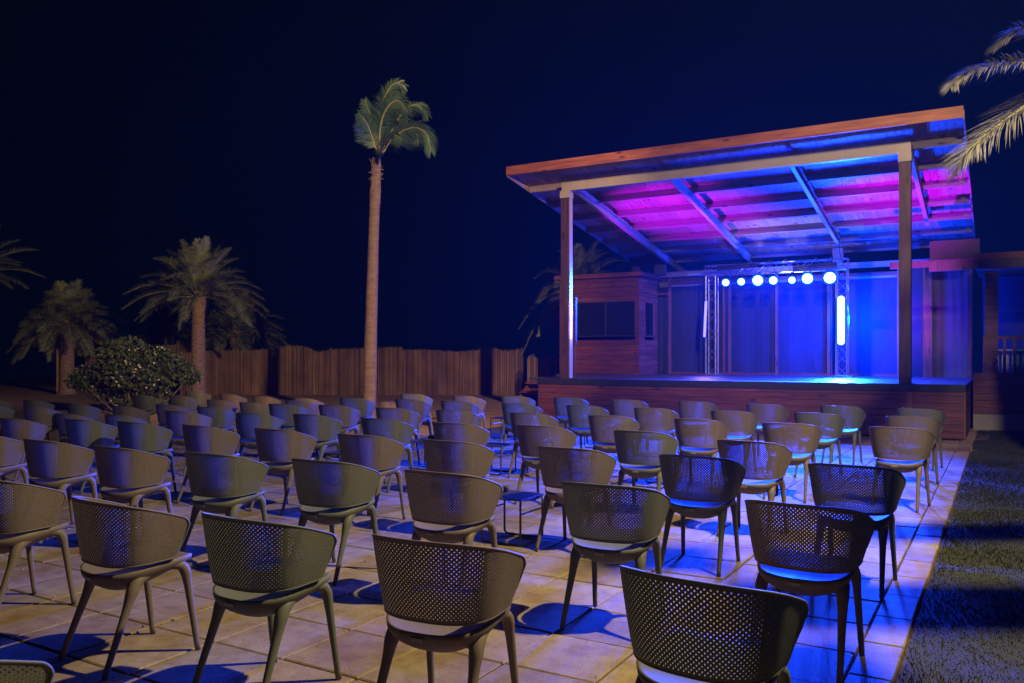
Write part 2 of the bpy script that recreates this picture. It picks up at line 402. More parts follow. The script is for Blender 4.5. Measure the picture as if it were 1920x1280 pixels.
# paving slabs: individual bevelled slabs on a bed of joint sand
g = MB()
cols = [X_EDGE - .2 - i * .48 for i in range(19)]
rows = [3.42 + (j - 11) * .5 for j in range(38)]
jr = random.Random(3)
def slab(mb, x0, x1, y0, y1):
    gx = .0045; e = .007
    dz = jr.uniform(-.003, .003); tx = jr.uniform(-.004, .004); ty = jr.uniform(-.004, .004); k = jr.uniform(-.003, .003)
    x0 += gx + k; x1 -= gx - k; y0 += gx; y1 -= gx
    def zz(x, y): return dz + tx * (x - x0) + ty * (y - y0)
    v = []
    for (i, z) in ((0, -.05), (0, -.006), (e, 0)):
        for (x, y) in ((x0 + i, y0 + i), (x1 - i, y0 + i), (x1 - i, y1 - i), (x0 + i, y1 - i)): v.append((x, y, z + (zz(x, y) if z > -.04 else 0)))
    f = [(8, 9, 10, 11)]
    for q in (0, 4):
        for i in range(4): f.append((q + i, q + (i + 1) % 4, q + 4 + (i + 1) % 4, q + 4 + i))
    mb.add(v, f)
for j in range(len(rows) - 1):
    if rows[j] > 16.6: break
    for i in range(len(cols) - 1):
        x1, x0 = cols[i], cols[i + 1]
        if x1 < -7.9 and rows[j] > 12.7: continue
        if i == 17 and jr.random() < .25: continue
        y1 = min(rows[j + 1], 16.68)
        slab(g, x0, x1, rows[j], y1)
for j in range(len(rows) - 1):
    if rows[j] > 16.4: break
    slab(g, X_EDGE - .2, X_EDGE, rows[j] + .2, min(rows[j + 1] + .2, 16.68))
tag(g.build('paving', M_PAVE), 'pale square concrete paving slabs under the chairs', kind='structure')
g = MB(); g.box((-9.15, -3, -.10), (X_EDGE + .02, 16.72, -.016)); tag(g.build('paving_bed', M_JOINT), kind='structure')

g = MB(); dr = random.Random(77)
for i in range(2600):
    y = 2.2 + dr.random() ** 1.7 * 13; x = dr.uniform(-8.9, X_EDGE - .02)
    if dr.random() < .6: x = X_EDGE - .2 - round((X_EDGE - .2 - x) / .48) * .48 + dr.gauss(0, .012)
    s_ = dr.uniform(.002, .006) * (1 if dr.random() < .95 else 2.6); a = dr.random() * 6.28
    p = [(x + math.cos(a + k * 1.9) * s_ * dr.uniform(.6, 1.3), y + math.sin(a + k * 1.9) * s_ * dr.uniform(.6, 1.3), .0045) for k in range(3)]
    g.add(p + [(x, y, .0045 + s_ * .8)], [(0, 1, 3), (1, 2, 3), (2, 0, 3)])
tag(g.build('grit', M_SAND), 'sand grains and leaf crumbs strewn over the slabs', 'grit', kind='stuff')

# lawn: soil sheet and blades
g = MB(); g.box((X_EDGE + .02, -8, -.08), (40, 16.9, -.012)); g.box((-.2, 16.9, -.09), (40, 60, -.02)); tag(g.build('lawn', M_SOIL), 'dark lawn strip right of the paving', kind='structure')
nb = 330000; r_ = np.random.RandomState(5)
bx = X_EDGE + .01 + np.abs(r_.rand(nb)) ** .9 * 4.6; by = 2.2 + r_.rand(nb) ** 1.35 * 17.0
bx += -.05 * (r_.rand(nb) < .03)
tuft = .75 + .5 * np.sin(bx * 3.1 + 2 * np.sin(by * 1.7)) * np.sin(by * 2.3 + bx)
hh = (.014 + .020 * r_.rand(nb)) * np.clip(tuft, .45, 1.4); an = r_.rand(nb) * 6.283; ln = (r_.rand(nb)) * 1.1; wd_ = .0016 + .0016 * r_.rand(nb) + by * .00018
V = np.zeros((nb, 3, 3)); cx, sx = np.cos(an), np.sin(an)
V[:, 0] = np.stack([bx - cx * wd_, by - sx * wd_, np.full(nb, -.014)], 1)
V[:, 1] = np.stack([bx + cx * wd_, by + sx * wd_, np.full(nb, -.014)], 1)
a2 = r_.rand(nb) * 6.283
V[:, 2] = np.stack([bx + np.cos(a2) * ln * hh, by + np.sin(a2) * ln * hh, hh - .014], 1)
me = bpy.data.meshes.new('grass'); me.vertices.add(nb * 3); me.vertices.foreach_set('co', V.ravel())
me.loops.add(nb * 3); me.loops.foreach_set('vertex_index', np.arange(nb * 3)); me.polygons.add(nb)
me.polygons.foreach_set('loop_start', np.arange(nb) * 3); me.polygons.foreach_set('loop_total', np.full(nb, 3)); me.update(calc_edges=True)
tag(link('grass', me, m=M_GRASS), 'short dark grass growing right of the paving', 'grass', kind='stuff')

# ================================================================ stage
Z_D = .967                           # deck height
SX0, SX1, SY0, SY1 = -9.15, -.55, 16.73, 23.25
st = thing('stage', 'open timber stage with sloping roof, lit blue and magenta', 'stage', (-5.4, 16.73, 0))
L0 = (-5.4, 16.73, 0)
def part(mb, name, m, parent=None, loc=L0, smooth=False):
    return shift(mb, loc).build(name, m, parent or st, smooth)
g = MB(); g.box((SX0, SY0 + .02, Z_D - .10), (-1.45, SY1 - .02, Z_D), .004); g.box((-1.45 + .004, SY0 + .02, Z_D - .10), (SX1 - .02, SY1 - .6, Z_D - .003), .004)
g.box((-10.09, 18.0, Z_D - .1), (SX0 - .004, 21.58, Z_D - .01)); g.box((-11.2, 21.584, Z_D - .1), (SX0 - .004, SY1, Z_D - .01)); part(g, 'deck', M_DECK)
g = MB(); g.box((SX0 - .01, SY0 - .02, Z_D - .13), (-1.45, SY0 + .02, Z_D + .004)); g.box((-1.44, SY0 - .015, Z_D - .13), (SX1 + .0, SY0 + .02, Z_D)); g.box((SX1 - .02, SY0 + .02, Z_D - .13), (SX1 + .003, SY1 - .6, Z_D))
part(g, 'deck_edge', M_TRIM)
g = MB(); z = .0; k = 0
while z < Z_D - .14:
    hgt = .128; z1 = min(z + hgt, Z_D - .133)
    seams = [SX0, -7.3 + .6 * (k % 3), -4.2 - .8 * (k % 2), -1.50]
    for a, b in zip(seams[:-1], seams[1:]): g.box((a + .002, SY0 - .0, z + .003), (b - .002, SY0 + .035, z1 - .003), .003)
    g.box((-1.40, SY0 - .002, z + .003), (SX1 - .03, SY0 + .035, z1 - .003)); z += hgt; k += 1
part(g, 'front_cladding', M_CLAD)
g = MB(); g.box((-1.50, SY0 - .012, 0), (-1.40, SY0 + .03, Z_D - .135)); g.box((SX1 - .028, SY0 - .008, 0), (SX1 + .004, SY0 + .03, Z_D - .135)); part(g, 'cladding_batten', M_CLADZ)
for a, b in ((SX1 - .03, SX1), (SX0 - .03, SX0)):
    g = MB(); z = 0
    while z < Z_D - .14:
        z1 = min(z + .128, Z_D - .133); g.box((a, SY0 + .036, z + .003), (b, 22.6, z1 - .003)); z += .128
    part(g, 'side_cladding', M_CLADY)
g = MB(); z = 0
while z < Z_D - .14: g.box((-10.09, 18.03, z + .003), (SX0 - .034, 18.06, min(z + .128, Z_D - .11) - .003)); z += .128
part(g, 'landing_cladding', M_CLAD)
g = MB(); g.box((SX0 + .1, SY0 + .1, -.05), (SX1 - .1, SY1, Z_D - .16)); part(g, 'deck_core', M_BLK)

def zp(y): return 5.55 + .172 * (16.8 - y)      # underside of the roof boards
RX0, RX1, RY0, RY1 = -9.67, -.573, 16.22, 23.9
def post(x, y, z1, w=.2, m=M_POST, z0=Z_D):
    b = MB(); b.box((x - w / 2, y - w / 2, z0), (x + w / 2, y + w / 2, z1), 0); return part(b, 'post', m)
p1 = post(-8.51, 16.9, 5.04, .19); p2 = post(-1.53, 16.9, 5.04, .2)
for x in (-8.51, -1.53):
    g = MB(); g.box((x - .112, 16.787, 5.03), (x + .112, 17.013, 5.188)); part(g, 'post_cap', M_BEAM)
g = MB(); g.beam((-8.6, 16.9, 5.29), (-1.43, 16.9, 5.29), .14, .2); part(g, 'front_beam', M_BEAM)
g = MB(); g.box((-8.409, 16.84, Z_D + .003), (-8.395, 16.98, 5.02)); part(g, 'metal_strip', M_RAFT)
for x, y1 in ((-8.38, 25.4), (-6.1, 23.6), (-3.6, 22.5), (-1.50, 21.3)):
    g = MB(); z0 = 5.29; sl = -.172
    a = Vector((x, 16.975, 5.285)); b = Vector((x, y1, 5.285 + sl * (y1 - 16.975)))
    # C channel: web and two flanges
    g.beam(a, b, .012, .19); off = Vector((.04, 0, 0))
    for s_ in (-1, 1): g.beam(a + off + Vector((0, 0, s_ * .09)), b + off + Vector((0, 0, s_ * .09)), .07, .012)
    part(g, 'rafter', M_RAFT)
ys_p = [17.24 + 1.075 * k for k in range(7)]
for y in ys_p:
    g = MB(); z = zp(y) - .079; g.beam((RX0 + .03, y, z), (RX1 - .03, y, z), .07, .155, up=(0, .172, 1)); part(g, 'joist', M_PINEX)
g = MB(); x = RX0; sl = Vector((0, 1, -.172)).normalized()
while x < RX1 - .02:
    x1 = min(x + .14, RX1); xm = (x + x1) / 2
    g.beam((xm, RY0 + .032, zp(RY0 + .032) + .012), (xm, RY1, zp(RY1) + .012), x1 - x - .005, .022); x += .14
part(g, 'roof_boards', M_PINE)
g = MB(); g.beam(((RX0 + RX1) / 2, RY0 - .02, zp(RY0 - .02) + .04), ((RX0 + RX1) / 2, RY1 + .05, zp(RY1 + .05) + .04), RX1 - RX0 + .02, .02); part(g, 'roof_sheet', M_ROOFT)
g = MB(); g.box((RX0 - .01, RY0 - .03, 5.545), (RX1 + .01, RY0 + .03, 5.75), .003); part(g, 'fascia', M_FASC)
for x in (RX0 - .012, RX1 + .012):
    g = MB(); g.beam((x, RY0 + .032, zp(RY0) - .04), (x, RY1, zp(RY1) - .035), .022, .17); part(g, 'side_fascia', M_PINE)
# rear header, posts and blocks
g = MB(); g.box((-8.9, 23.12, 3.55), (-6.6, 23.3, 3.9)); part(g, 'rear_beam', M_OSB)
g = MB(); g.box((-3.72, 22.45, 3.82), (-3.48, 22.65, 4.2)); part(g, 'post_head', M_BEAM)
g = MB(); g.box((-1.42, 21.3, 3.62), (-.42, 21.42, 4.08)); part(g, 'chipboard_panel', M_OSB)
g = MB()
for y, zz in ((22.9, 3.72), (23.1, 3.45)): g.box((-8.6, y, zz), (-.7, y + .1, zz + .14))
part(g, 'rear_rail', M_PINEX)
# back wall: black cloths between uprights
YB = 23.1
def xon(px, Y):
    t = (px - 960) / 1560; d = Y / (CT + t * ST); return t * d * CT - d * ST
ups = [(1257, .07), (1346, .05), (1358, .05), (1369, .07), (1457, .07), (1556, .12), (1571, .05), (1687, .12)]
for px, w in ups:
    x = xon(px, YB); g = MB(); g.box((x - w / 2, YB - .07, Z_D), (x + w / 2, YB, 3.72)); part(g, 'upright', M_CLADZ)
g = MB(); g.box((xon(1258, YB), YB - .065, Z_D), (xon(1745, YB), YB - .005, Z_D + .06)); g.box((xon(1258, YB), YB - .06, 3.52), (xon(1745, YB), YB - .01, 3.60)); part(g, 'curtain_rail', M_CLAD)
edges = [1228, 1257, 1369, 1457, 1560, 1687, 1742]
for a, b in zip(edges[:-1], edges[1:]):
    x0, x1 = xon(a, YB), xon(b, YB); g = MB(); n = 60
    for i in range(n + 1):
        x = x0 + (x1 - x0) * i / n; f1 = .0015 * math.sin(i * .9 + a) + .010 * math.sin(i * .21 + 2)
        for z in (Z_D + .01, 1.8, 2.7, 3.62): g.v.append((x, YB + .07 + f1 * (1.2 - .3 * z / 3), z))
    g.f = [(i * 4 + k, i * 4 + k + 1, i * 4 + k + 5, i * 4 + k + 4) for i in range(n) for k in range(3)]
    m0 = len(g.v); g.v += [(p[0], p[1] + .012, p[2]) for p in g.v[:m0]]; g.f += [tuple(m0 + q for q in reversed(f)) for f in g.f]
    part(g, 'curtain', M_CURT, smooth=True)
# doorway frame left of the curtains
g = MB(); xa, xb = xon(1228, YB), xon(1257, YB)
g.box((xa - .03, YB - .1, Z_D), (xa + .03, YB - .04, 3.28)); g.box((xa + .03, YB - .095, 3.22), (xb - .036, YB - .045, 3.28)); part(g, 'door_frame', M_CLAD)
# right-hand return: dark panel, posts and the plastic sheet
YR = 22.35
x0, x1 = xon(1744, YR), xon(1817, YR)
g = MB(); g.box((xon(1708, YR), YR + .02, Z_D), (xon(1731, YR), YR + .05, 3.6)); part(g, 'side_panel', M_CURT)
g = MB(); g.box((xon(1731, YR), YR - .06, Z_D), (xon(1748, YR), YR + .04, 3.62)); part(g, 'upright', M_CLADZ)
g = MB(); n = 24
for i in range(n + 1):
    x = xon(1748, YR) + (xon(1814, YR) - xon(1748, YR)) * i / n
    for z in (Z_D, 2.2, 3.5): g.v.append((x, YR + .03 + .006 * math.sin(i * 1.1 + z), z))
g.f = [(i * 3 + k, i * 3 + k + 1, i * 3 + k + 4, i * 3 + k + 3) for i in range(n) for k in range(2)]
m0 = len(g.v); g.v += [(p[0], p[1] + .01, p[2]) for p in g.v[:m0]]; g.f += [tuple(m0 + q for q in reversed(f)) for f in g.f]
part(g, 'plastic_sheet', M_SHEET, smooth=True)
g = MB(); xq = xon(1819, YR); g.box((xq - .05, YR - .1, Z_D), (xq + .05, YR, 3.62)); part(g, 'upright', M_CLADZ)
g = MB(); g.box((xon(1744, YR), YR - .09, 3.63), (xq + .06, YR + .02, 3.85)); part(g, 'side_header', M_CLAD)

# wooden steps at the left end of the stage
sp = thing('wooden_steps', 'dark red wooden steps at the left end of the stage', 'steps', (-9.6, 17.4, 0))
g = MB()
for i in range(4):
    z = .21 * (i + 1); y = 16.9 + .27 * i
    g.box((-10.05, y, z - .04), (-9.24, y + .29, z), .004); g.box((-10.03, y + .262, z - .21), (-9.26, y + .285, z - .042))
g = shift(g, (-9.6, 17.4, 0)); g.build('tread', M_CLAD, sp)
for x in (-10.09, -9.235):
    g = MB(); g.add([(x, 16.85, -.02), (x, 17.99, -.02), (x, 17.99, .86), (x, 16.85, .1), (x + .035, 16.85, -.02), (x + .035, 17.99, -.02), (x + .035, 17.99, .86), (x + .035, 16.85, .1)],
        [(0, 1, 2, 3), (7, 6, 5, 4), (0, 4, 5, 1), (1, 5, 6, 2), (2, 6, 7, 3), (3, 7, 4, 0)]); shift(g, (-9.6, 17.4, 0)).build('stringer', M_CLADY, sp)

# control booth standing on the deck
BX0, BX1, BY0, BY1, BZ1 = -11.1, -8.64, 21.6, 23.05, 3.66
bo = thing('control_booth', 'boxy board clad booth with dark sliding windows on the stage', 'booth', (-9.87, 21.6, Z_D))
LB = (-9.87, 21.6, Z_D)
def bpart(mb, name, m, parent=bo): return shift(mb, LB).build(name, m, parent)
wx0, wx1, wz0, wz1 = xon(1081, BY0), xon(1191, BY0), 2.0, 2.99
g = MB(); z = Z_D; h = .1345
while z < BZ1 - .02:
    z1 = min(z + h, BZ1)
    segs = [(BX0, BX1)] if (z1 <= wz0 + .01 or z >= wz1 - .01) else [(BX0, wx0), (wx1, BX1)]
    for a, b in segs: g.box((a, BY0, z + .002), (b, BY0 + .03, z1 - .004), .004)
    z += h
bpart(g, 'front_wall', M_CLAD)
sy0, sy1 = 22.05, 22.8
g = MB(); z = Z_D
while z < BZ1 - .02:
    z1 = min(z + h, BZ1)
    segs = [(BY0 + .032, BY1)] if (z1 <= wz0 + .01 or z >= wz1 - .01) else [(BY0 + .032, sy0), (sy1, BY1)]
    for a, b in segs: g.box((BX1 - .032, a, z + .002), (BX1 - .002, b, z1 - .004))
    z += h
bpart(g, 'side_wall', M_CLADY)
g = MB(); z = Z_D
while z < BZ1 - .02: g.box((BX0, BY0 + .032, z + .002), (BX0 + .03, BY1, min(z + h, BZ1) - .004)); z += h
bpart(g, 'side_wall', M_CLADY)
g = MB(); g.box((BX0 + .05, BY1 - .05, Z_D), (BX1 - .05, BY1, BZ1)); bpart(g, 'back_wall', M_BLK)
wf = MB(); w_ = .03
for a, b in (((wx0, wz0), (wx1, wz0 + w_)), ((wx0, wz1 - w_), (wx1, wz1)), ((wx0, wz0 + w_), (wx0 + w_, wz1 - w_)), ((wx1 - w_, wz0 + w_), (wx1, wz1 - w_)), (((wx0 + wx1) / 2 - .02, wz0 + w_), ((wx0 + wx1) / 2 + .03, wz1 - w_))):
    wf.box((a[0], BY0 - .006, a[1]), (b[0], BY0 + .05, b[1]))
win = bpart(wf, 'window', M_BLK)
g = MB(); g.box((wx0 + w_, BY0 + .02, wz0 + w_), (wx1 - w_, BY0 + .028, wz1 - w_)); shift(g, LB).build('pane', M_GLASSD, win)
wf = MB()
for a, b in (((sy0, wz0), (sy1, wz0 + w_)), ((sy0, wz1 - w_), (sy1, wz1)), ((sy0, wz0 + w_), (sy0 + w_, wz1 - w_)), ((sy1 - w_, wz0 + w_), (sy1, wz1 - w_))): wf.box((BX1 - .05, a[0], a[1]), (BX1 + .006, b[0], b[1]))
win = bpart(wf, 'window', M_CLADZ)
g = MB(); g.box((BX1 - .03, sy0 + w_, wz0 + w_), (BX1 - .022, sy1 - w_, wz1 - w_)); shift(g, LB).build('pane', M_GLASSD, win)
g = MB(); g.box((BX0 - .12, BY0 - .12, BZ1), (BX1 + .12, BY1 + .1, BZ1 + .12), .004); bpart(g, 'roof', M_CLAD)
for px, s_ in ((1190, .17), (1236, .3)):
    x = xon(px, 21.75 if s_ < .2 else 22.6); y = 21.75 if s_ < .2 else 22.6
    g = MB(); g.box((x - s_ / 2, y, BZ1 + .12), (x + s_ / 2, y + .2, BZ1 + .12 + (.17 if s_ < .2 else .28)))
    tag(g.build('wood_block', M_OSB), 'small square timber block on the booth roof edge' if s_ < .2 else 'larger chipboard box on the booth roof below the steel rafter', 'wood block')

# ================================================================ lighting truss and lamps
tr = thing('lighting_truss', 'square aluminium truss goalpost standing on the stage', 'truss', (-5.1, 22.2, Z_D))
LT = (-5.1, 22.2, Z_D)
def truss(mb, a, b, ax1, ax2, w=.29, r=.016, n=8):
    a = Vector(a); b = Vector(b); A = Vector(ax1); B = Vector(ax2); c = [(-1, -1), (1, -1), (1, 1), (-1, 1)]
    q = [(A * i + B * j) * (w / 2 - r) for i, j in c]
    for o_ in q: mb.tube([a + o_, b + o_], r, 8)
    for k in range(4):
        o1, o2 = q[k], q[(k + 1) % 4]
        for i in range(n):
            p = a.lerp(b, i / n); p2 = a.lerp(b, (i + 1) / n)
            mb.tube([p + (o1 if i % 2 else o2), p2 + (o2 if i % 2 else o1)], .006, 5, False)
        for e in (a, b): mb.tube([e + o1, e + o2], .009, 5, False)
xl, xr = xon(1335, YT + .2), xon(1579, YT + .2); yt = YT + .2; zt = 3.9
for x in (xl, xr):
    g = MB(); truss(g, (x, yt, Z_D + .03), (x, yt, zt - .29), (1, 0, 0), (0, 1, 0), n=10); shift(g, LT).build('truss_column', M_ALU, tr)
    g = MB(); g.box((x - .25, yt - .25, Z_D), (x + .25, yt + .25, Z_D + .02), .004); shift(g, LT).build('base_plate', M_ALU, tr)
g = MB(); truss(g, (xl - .145, yt, zt - .145), (xr + .145, yt, zt - .145), (0, 1, 0), (0, 0, 1), n=14); shift(g, LT).build('truss_beam', M_ALU, tr)
names = ['leftmost lit par lamp hanging from the truss beam', 'second par lamp from the left under the truss beam', 'large glaring par lamp, third from the left on the truss', 'par lamp in the middle of the row of seven', 'smallest par lamp, fifth from the left under the truss', 'large glaring par lamp, second from the right on the truss', 'rightmost and brightest par lamp beside the right truss column']
for (px, py, r), nm in zip(PARS, names):
    p = on_plane_y(px, py, YT - .25); t = thing('par_lamp', nm, 'stage lamp', p, 0, 'lit par lamps under the truss')
    ax = Vector((.12, -1, -.35)).normalized()
    g = MB(); pr = [(-.24, .05), (-.22, .075), (-.1, .085), (0, .1), (.02, .105)]
    g.tube([ax * a for a, _ in pr], [b for _, b in pr], 20); g.build('housing', M_BLK, t, True)
    g = MB(); g.tube([ax * .021, ax * .028], [r, r], 24); g.build('lens', M_LENS, t)  # disc sized to the lamp's glare
    g = MB(); g.tube([ax * .012, ax * .0205], [r * 1.32, r * 1.32], 24); g.build('halo_ring', M_HALO, t)  # added glowing disc, imitates the blue halo round the lens
    g = MB(); g.tube(bez([(-.115, 0, 0), (-.11, .02, .14), (0, .03, .19), (.11, .02, .14), (.115, 0, 0)], 12), .008, 6); g.tube([(0, .03, .19), (0, .1, zt - .29 - p.z)], .012, 6); g.build('yoke', M_BLK, t)
for a, b, nm in ((1345, 1417, 'left dark LED batten clamped along the top of the truss'), (1487, 1569, 'right dark LED batten clamped along the top of the truss')):
    pa, pb = on_plane_y(a, 504, YT - .1), on_plane_y(b, 497, YT - .1); c = (pa + pb) / 2
    t = thing('led_batten', nm, 'LED batten', c, 0, 'LED battens on the truss beam')
    g = MB(); g.beam(pa - c, pb - c, .1, .13); g.build('housing', M_BLK, t)
    g = MB()
    for i in range(18):
        q = (pa - c).lerp(pb - c, (i + .5) / 18) + Vector((0, -.052, .01)); g.tube([q, q + Vector((0, -.006, 0))], .016, 8)
    g.build('lens_row', M_GLASSD, t)
def bar(px, y0, y1, tilt, m, nm, r, Yp):
    a, b = on_plane_y(px + tilt, y1, Yp), on_plane_y(px, y0, Yp); c = (a + b) / 2
    t = thing('led_bar', nm, 'LED bar', c, 0, 'upright LED bars')
    g = MB(); g.beam(a - c + Vector((0, .035, 0)), b - c + Vector((0, .035, 0)), .09, .06, up=(0, 1, 0)); g.build('housing', M_BLK, t)
    g = MB()
    n = 20
    for i in range(n):
        q = (a - c).lerp(b - c, (i + .5) / n); g.tube([q, q + Vector((0, -.015, 0))], r, 10)
    g.build('led_row', m, t)
    if r > .06: g = MB(); g.beam(a - c + Vector((0, .0, 0)), b - c + Vector((0, .0, 0)), .25, .004, up=(0, 1, 0)); g.build('halo_strip', M_HALO, t)  # added glowing strip, imitates the halo along the bright bar
bar(1577, 560, 641, 0, M_BARR, 'glaring white blue LED bar on the right truss column', .09, YT - .02)
bar(1324, 566, 632, -3, M_BARL, 'thin violet LED bar leaning on the left truss column', .036, YT - .02)
c = Vector((-8.285, 16.9, 2.28)); t = thing('led_bar', 'LED bar seen from behind, lighting the left front post', 'LED bar', c, 0, 'upright LED bars')
g = MB(); g.box((-.022, -.035, -.5), (.022, .035, .5)); g.build('housing', M_BLK, t)
g = MB(); g.box((-.028, -.012, -.48), (-.0225, .012, .48)); g.build('led_row', M_BARL, t)
g = MB(); g.tube([(0, 0, -.5), (0, 0, Z_D - 2.28 + .015)], .012, 8); g.box((-.12, -.12, Z_D - 2.28), (.12, .12, Z_D - 2.28 + .015)); g.build('stand', M_BLK, t)
# cables looped along the truss
g = MB()
for i in range(7):
    x = xl + .5 + i * .38; r0 = random.Random(i)
    g.tube(bez([(x, yt - .17, zt - .02), (x + .12, yt - .2, zt - .3 - r0.random() * .1), (x + .3, yt - .18, zt - .1), (x + .34, yt - .19, zt + .05), (x + .2, yt - .17, zt - .06)], 16), .009, 5)
g.tube(bez([(xr - .05, yt - .2, zt + .5), (xr - .02, yt - .2, zt + .1), (xr + .05, yt - .2, zt - .2), (xr - .3, yt - .2, zt - .28)], 14), .01, 5)
tag(g.build('cable', M_BLK), 'black cables looped along the truss beam', 'cable')
for px, py, l in ((1300, 515, .55), (1272, 513, .35)):
    p = on_plane_y(px if l > .5 else 1265, py, 22.9)
g = MB(); pa, pb = on_plane_y(1289, 515, 22.9), on_plane_y(1340, 514, 22.9); g.tube([pa, pb], .02, 8); tag(g.build('tube_lamp', M_WHITEP), 'unlit white tube lamp under the rear roof joists', 'tube lamp')
# ================================================================ pavilion right of the stage
pv = thing('pavilion', 'dark timber pavilion with railing right of the stage', 'pavilion', (2, 19.4, 0)); LP = (2, 19.4, 0)
def ppart(mb, name, m, parent=pv): return shift(mb, LP).build(name, m, parent)
PY = 19.42
g = MB(); z = .30
while z < 1.02:
    g.box((-.5, PY, z + .003), (9, PY + .03, z + .135), .004); z += .14
ppart(g, 'base_cladding', M_CLAD)
g = MB(); g.box((-.5, PY - .02, -.05), (9, PY + .05, .295)); ppart(g, 'plinth', M_CONC)
g = MB(); g.box((-.5, PY + .032, .3), (9, 24, 1.03)); ppart(g, 'floor', M_DECK)
g = MB(); z = 1.03
while z < 3.15:
    g.box((-.30, PY + .05, z + .003), (-.06, PY + .13, z + .13), .004); z += .135
ppart(g, 'board_pier', M_CLAD)
g = MB(); g.box((-1.3, PY - .12, 3.22), (9, PY + .02, 3.42), .003); g.box((-2.1, PY + .4, 3.36), (9, PY + .5, 3.5)); ppart(g, 'header_beam', M_POST)
g = MB(); g.box((-.5, PY + .03, 3.43), (9, 24, 3.55)); ppart(g, 'roof', M_ROOFT)
g = MB(); g.box((-.4, 23.5, 1.03), (9, 23.6, 3.4)); ppart(g, 'back_wall', M_CURT)
rl = MB()
def px_x(px, Y): return xon(px, Y)
RYY = PY + .1
rl.box((px_x(1843, RYY), RYY - .03, 1.80), (px_x(1843, RYY) + .95, RYY + .03, 1.86)); rl.box((px_x(1843, RYY), RYY - .025, 1.05), (px_x(1843, RYY) + .95, RYY + .025, 1.09))
ppart(rl, 'railing', M_CLAD)
for i in range(6):
    x = px_x(1843, RYY) + .03 + i * .175; g = MB(); g.box((x - .025, RYY - .02, 1.09), (x + .025, RYY + .02, 1.80)); ppart(g, 'baluster', M_CLADZ)
for i in range(4):
    x0 = px_x(1845, 20.4) + i * .19; g = MB(); g.box((x0, 20.4, 1.05), (x0 + .17, 20.43, 1.62)); ppart(g, 'storage_board', M_WHITEP if i < 3 else M_GREENP)

# ================================================================ fences, hut, pole
FD = 31.5
prof = [(330, 662), (350, 660), (400, 655.5), (447, 655), (450, 657), (500, 653), (515, 650), (545, 646.5), (575, 649), (591, 657), (600, 658), (620, 653.5), (700, 650.5), (755, 649), (756, 654.5), (800, 654), (850, 657.5), (880, 656.5), (905, 652.5), (925, 651), (940, 655), (962, 656), (981, 650)]
def fence_top(px):
    return float(np.interp(px, [p[0] for p in prof], [p[1] for p in prof]))
fr = random.Random(11)
def reed_run(mb, x0, x1, d, topf, base_z, step=.021, slope=0.0):
    lat = (x0 - 960) / 1560 * d; l1 = (x1 - 960) / 1560 * d; base = lat
    lean = 0
    while lat < l1:
        px = 960 + lat / d * 1560; dd = d + .012 * math.sin(lat * 3) + fr.uniform(-.012, .012)
        zt_ = EYE + (667 - topf(px)) / 1560 * d + fr.uniform(-.05, .03)
        if fr.random() < .02: zt_ += .05
        if fr.random() < .012: lean = fr.uniform(-.05, .05)
        lean *= .9; r = fr.uniform(.006, .0115)
        a = W(lat, dd, base_z - .05); b = W(lat + lean + fr.uniform(-.008, .008), dd, zt_); e1 = W(1, 0) * r; e2 = W(0, 1) * r
        mb.add([a - e1, a - e2, a + e1, b - e1 * .8, b - e2 * .8, b + e1 * .8, b + e2 * .8], [(0, 1, 4, 3), (1, 2, 5, 4), (3, 4, 5, 6)])
        lat += r * 1.6 if fr.random() > .004 else .035
fn = thing('reed_fence', 'tall brown reed fence with wavy top behind the palms', 'fence', W(-6, FD)); lf = W(-6, FD)
for a, b in ((338, 448), (451, 591), (592, 700), (701, 756), (757, 860), (861, 981)):
    g = MB(); reed_run(g, a, b, FD, fence_top, .0); shift(g, lf).build('reed_panel', M_REED, fn)
g = MB(); g.beam(W(-12.5, FD + .05, .5), W(.4, FD + .05, .5), .03, .05); g.beam(W(-12.5, FD + .05, 1.3), W(.4, FD + .05, 1.3), .03, .05)
g.beam(W(-12.5, FD + .08, .75), W(.4, FD + .08, .75), .01, 1.5); shift(g, lf).build('backing', M_STEM, fn)
for i in range(7):
    p = W(-12 + i * 2.0, FD + .12); g = MB(); g.tube([p + Vector((0, 0, -.1)), p + Vector((0, 0, 1.6))], .035, 8); shift(g, lf).build('fence_post', M_STEM, fn)
fn2 = thing('reed_fence', 'dark short reed fence stretch between hut and flowering shrub', 'fence', W(-17, 34)); l2 = W(-17, 34)
g = MB(); reed_run(g, 160, 372, 34, lambda px: 648 + 6 * math.sin(px * .05) - (4 if px > 330 else 0), 0.0, .03); shift(g, l2).build('reed_panel', M_REED, fn2)
fn3 = thing('reed_fence', 'shadowy reed screen at the left end of the stage', 'fence', W(.8, 28.5)); l3 = W(.8, 28.5)
g = MB(); reed_run(g, 989, 1050, 28.5, lambda px: 668 + 5 * math.sin(px * .2), 0.0, .03); shift(g, l3).build('reed_panel', M_REED, fn3)
fn4 = thing('wattle_fence', 'low dark wattle fence under the left date palm', 'fence', W(-19.5, 32.5)); l4 = W(-19.5, 32.5)
g = MB(); reed_run(g, 106, 118, 32.0, lambda px: 652, 0.0, .03); shift(g, l4).build('reed_panel', M_REED, fn4)

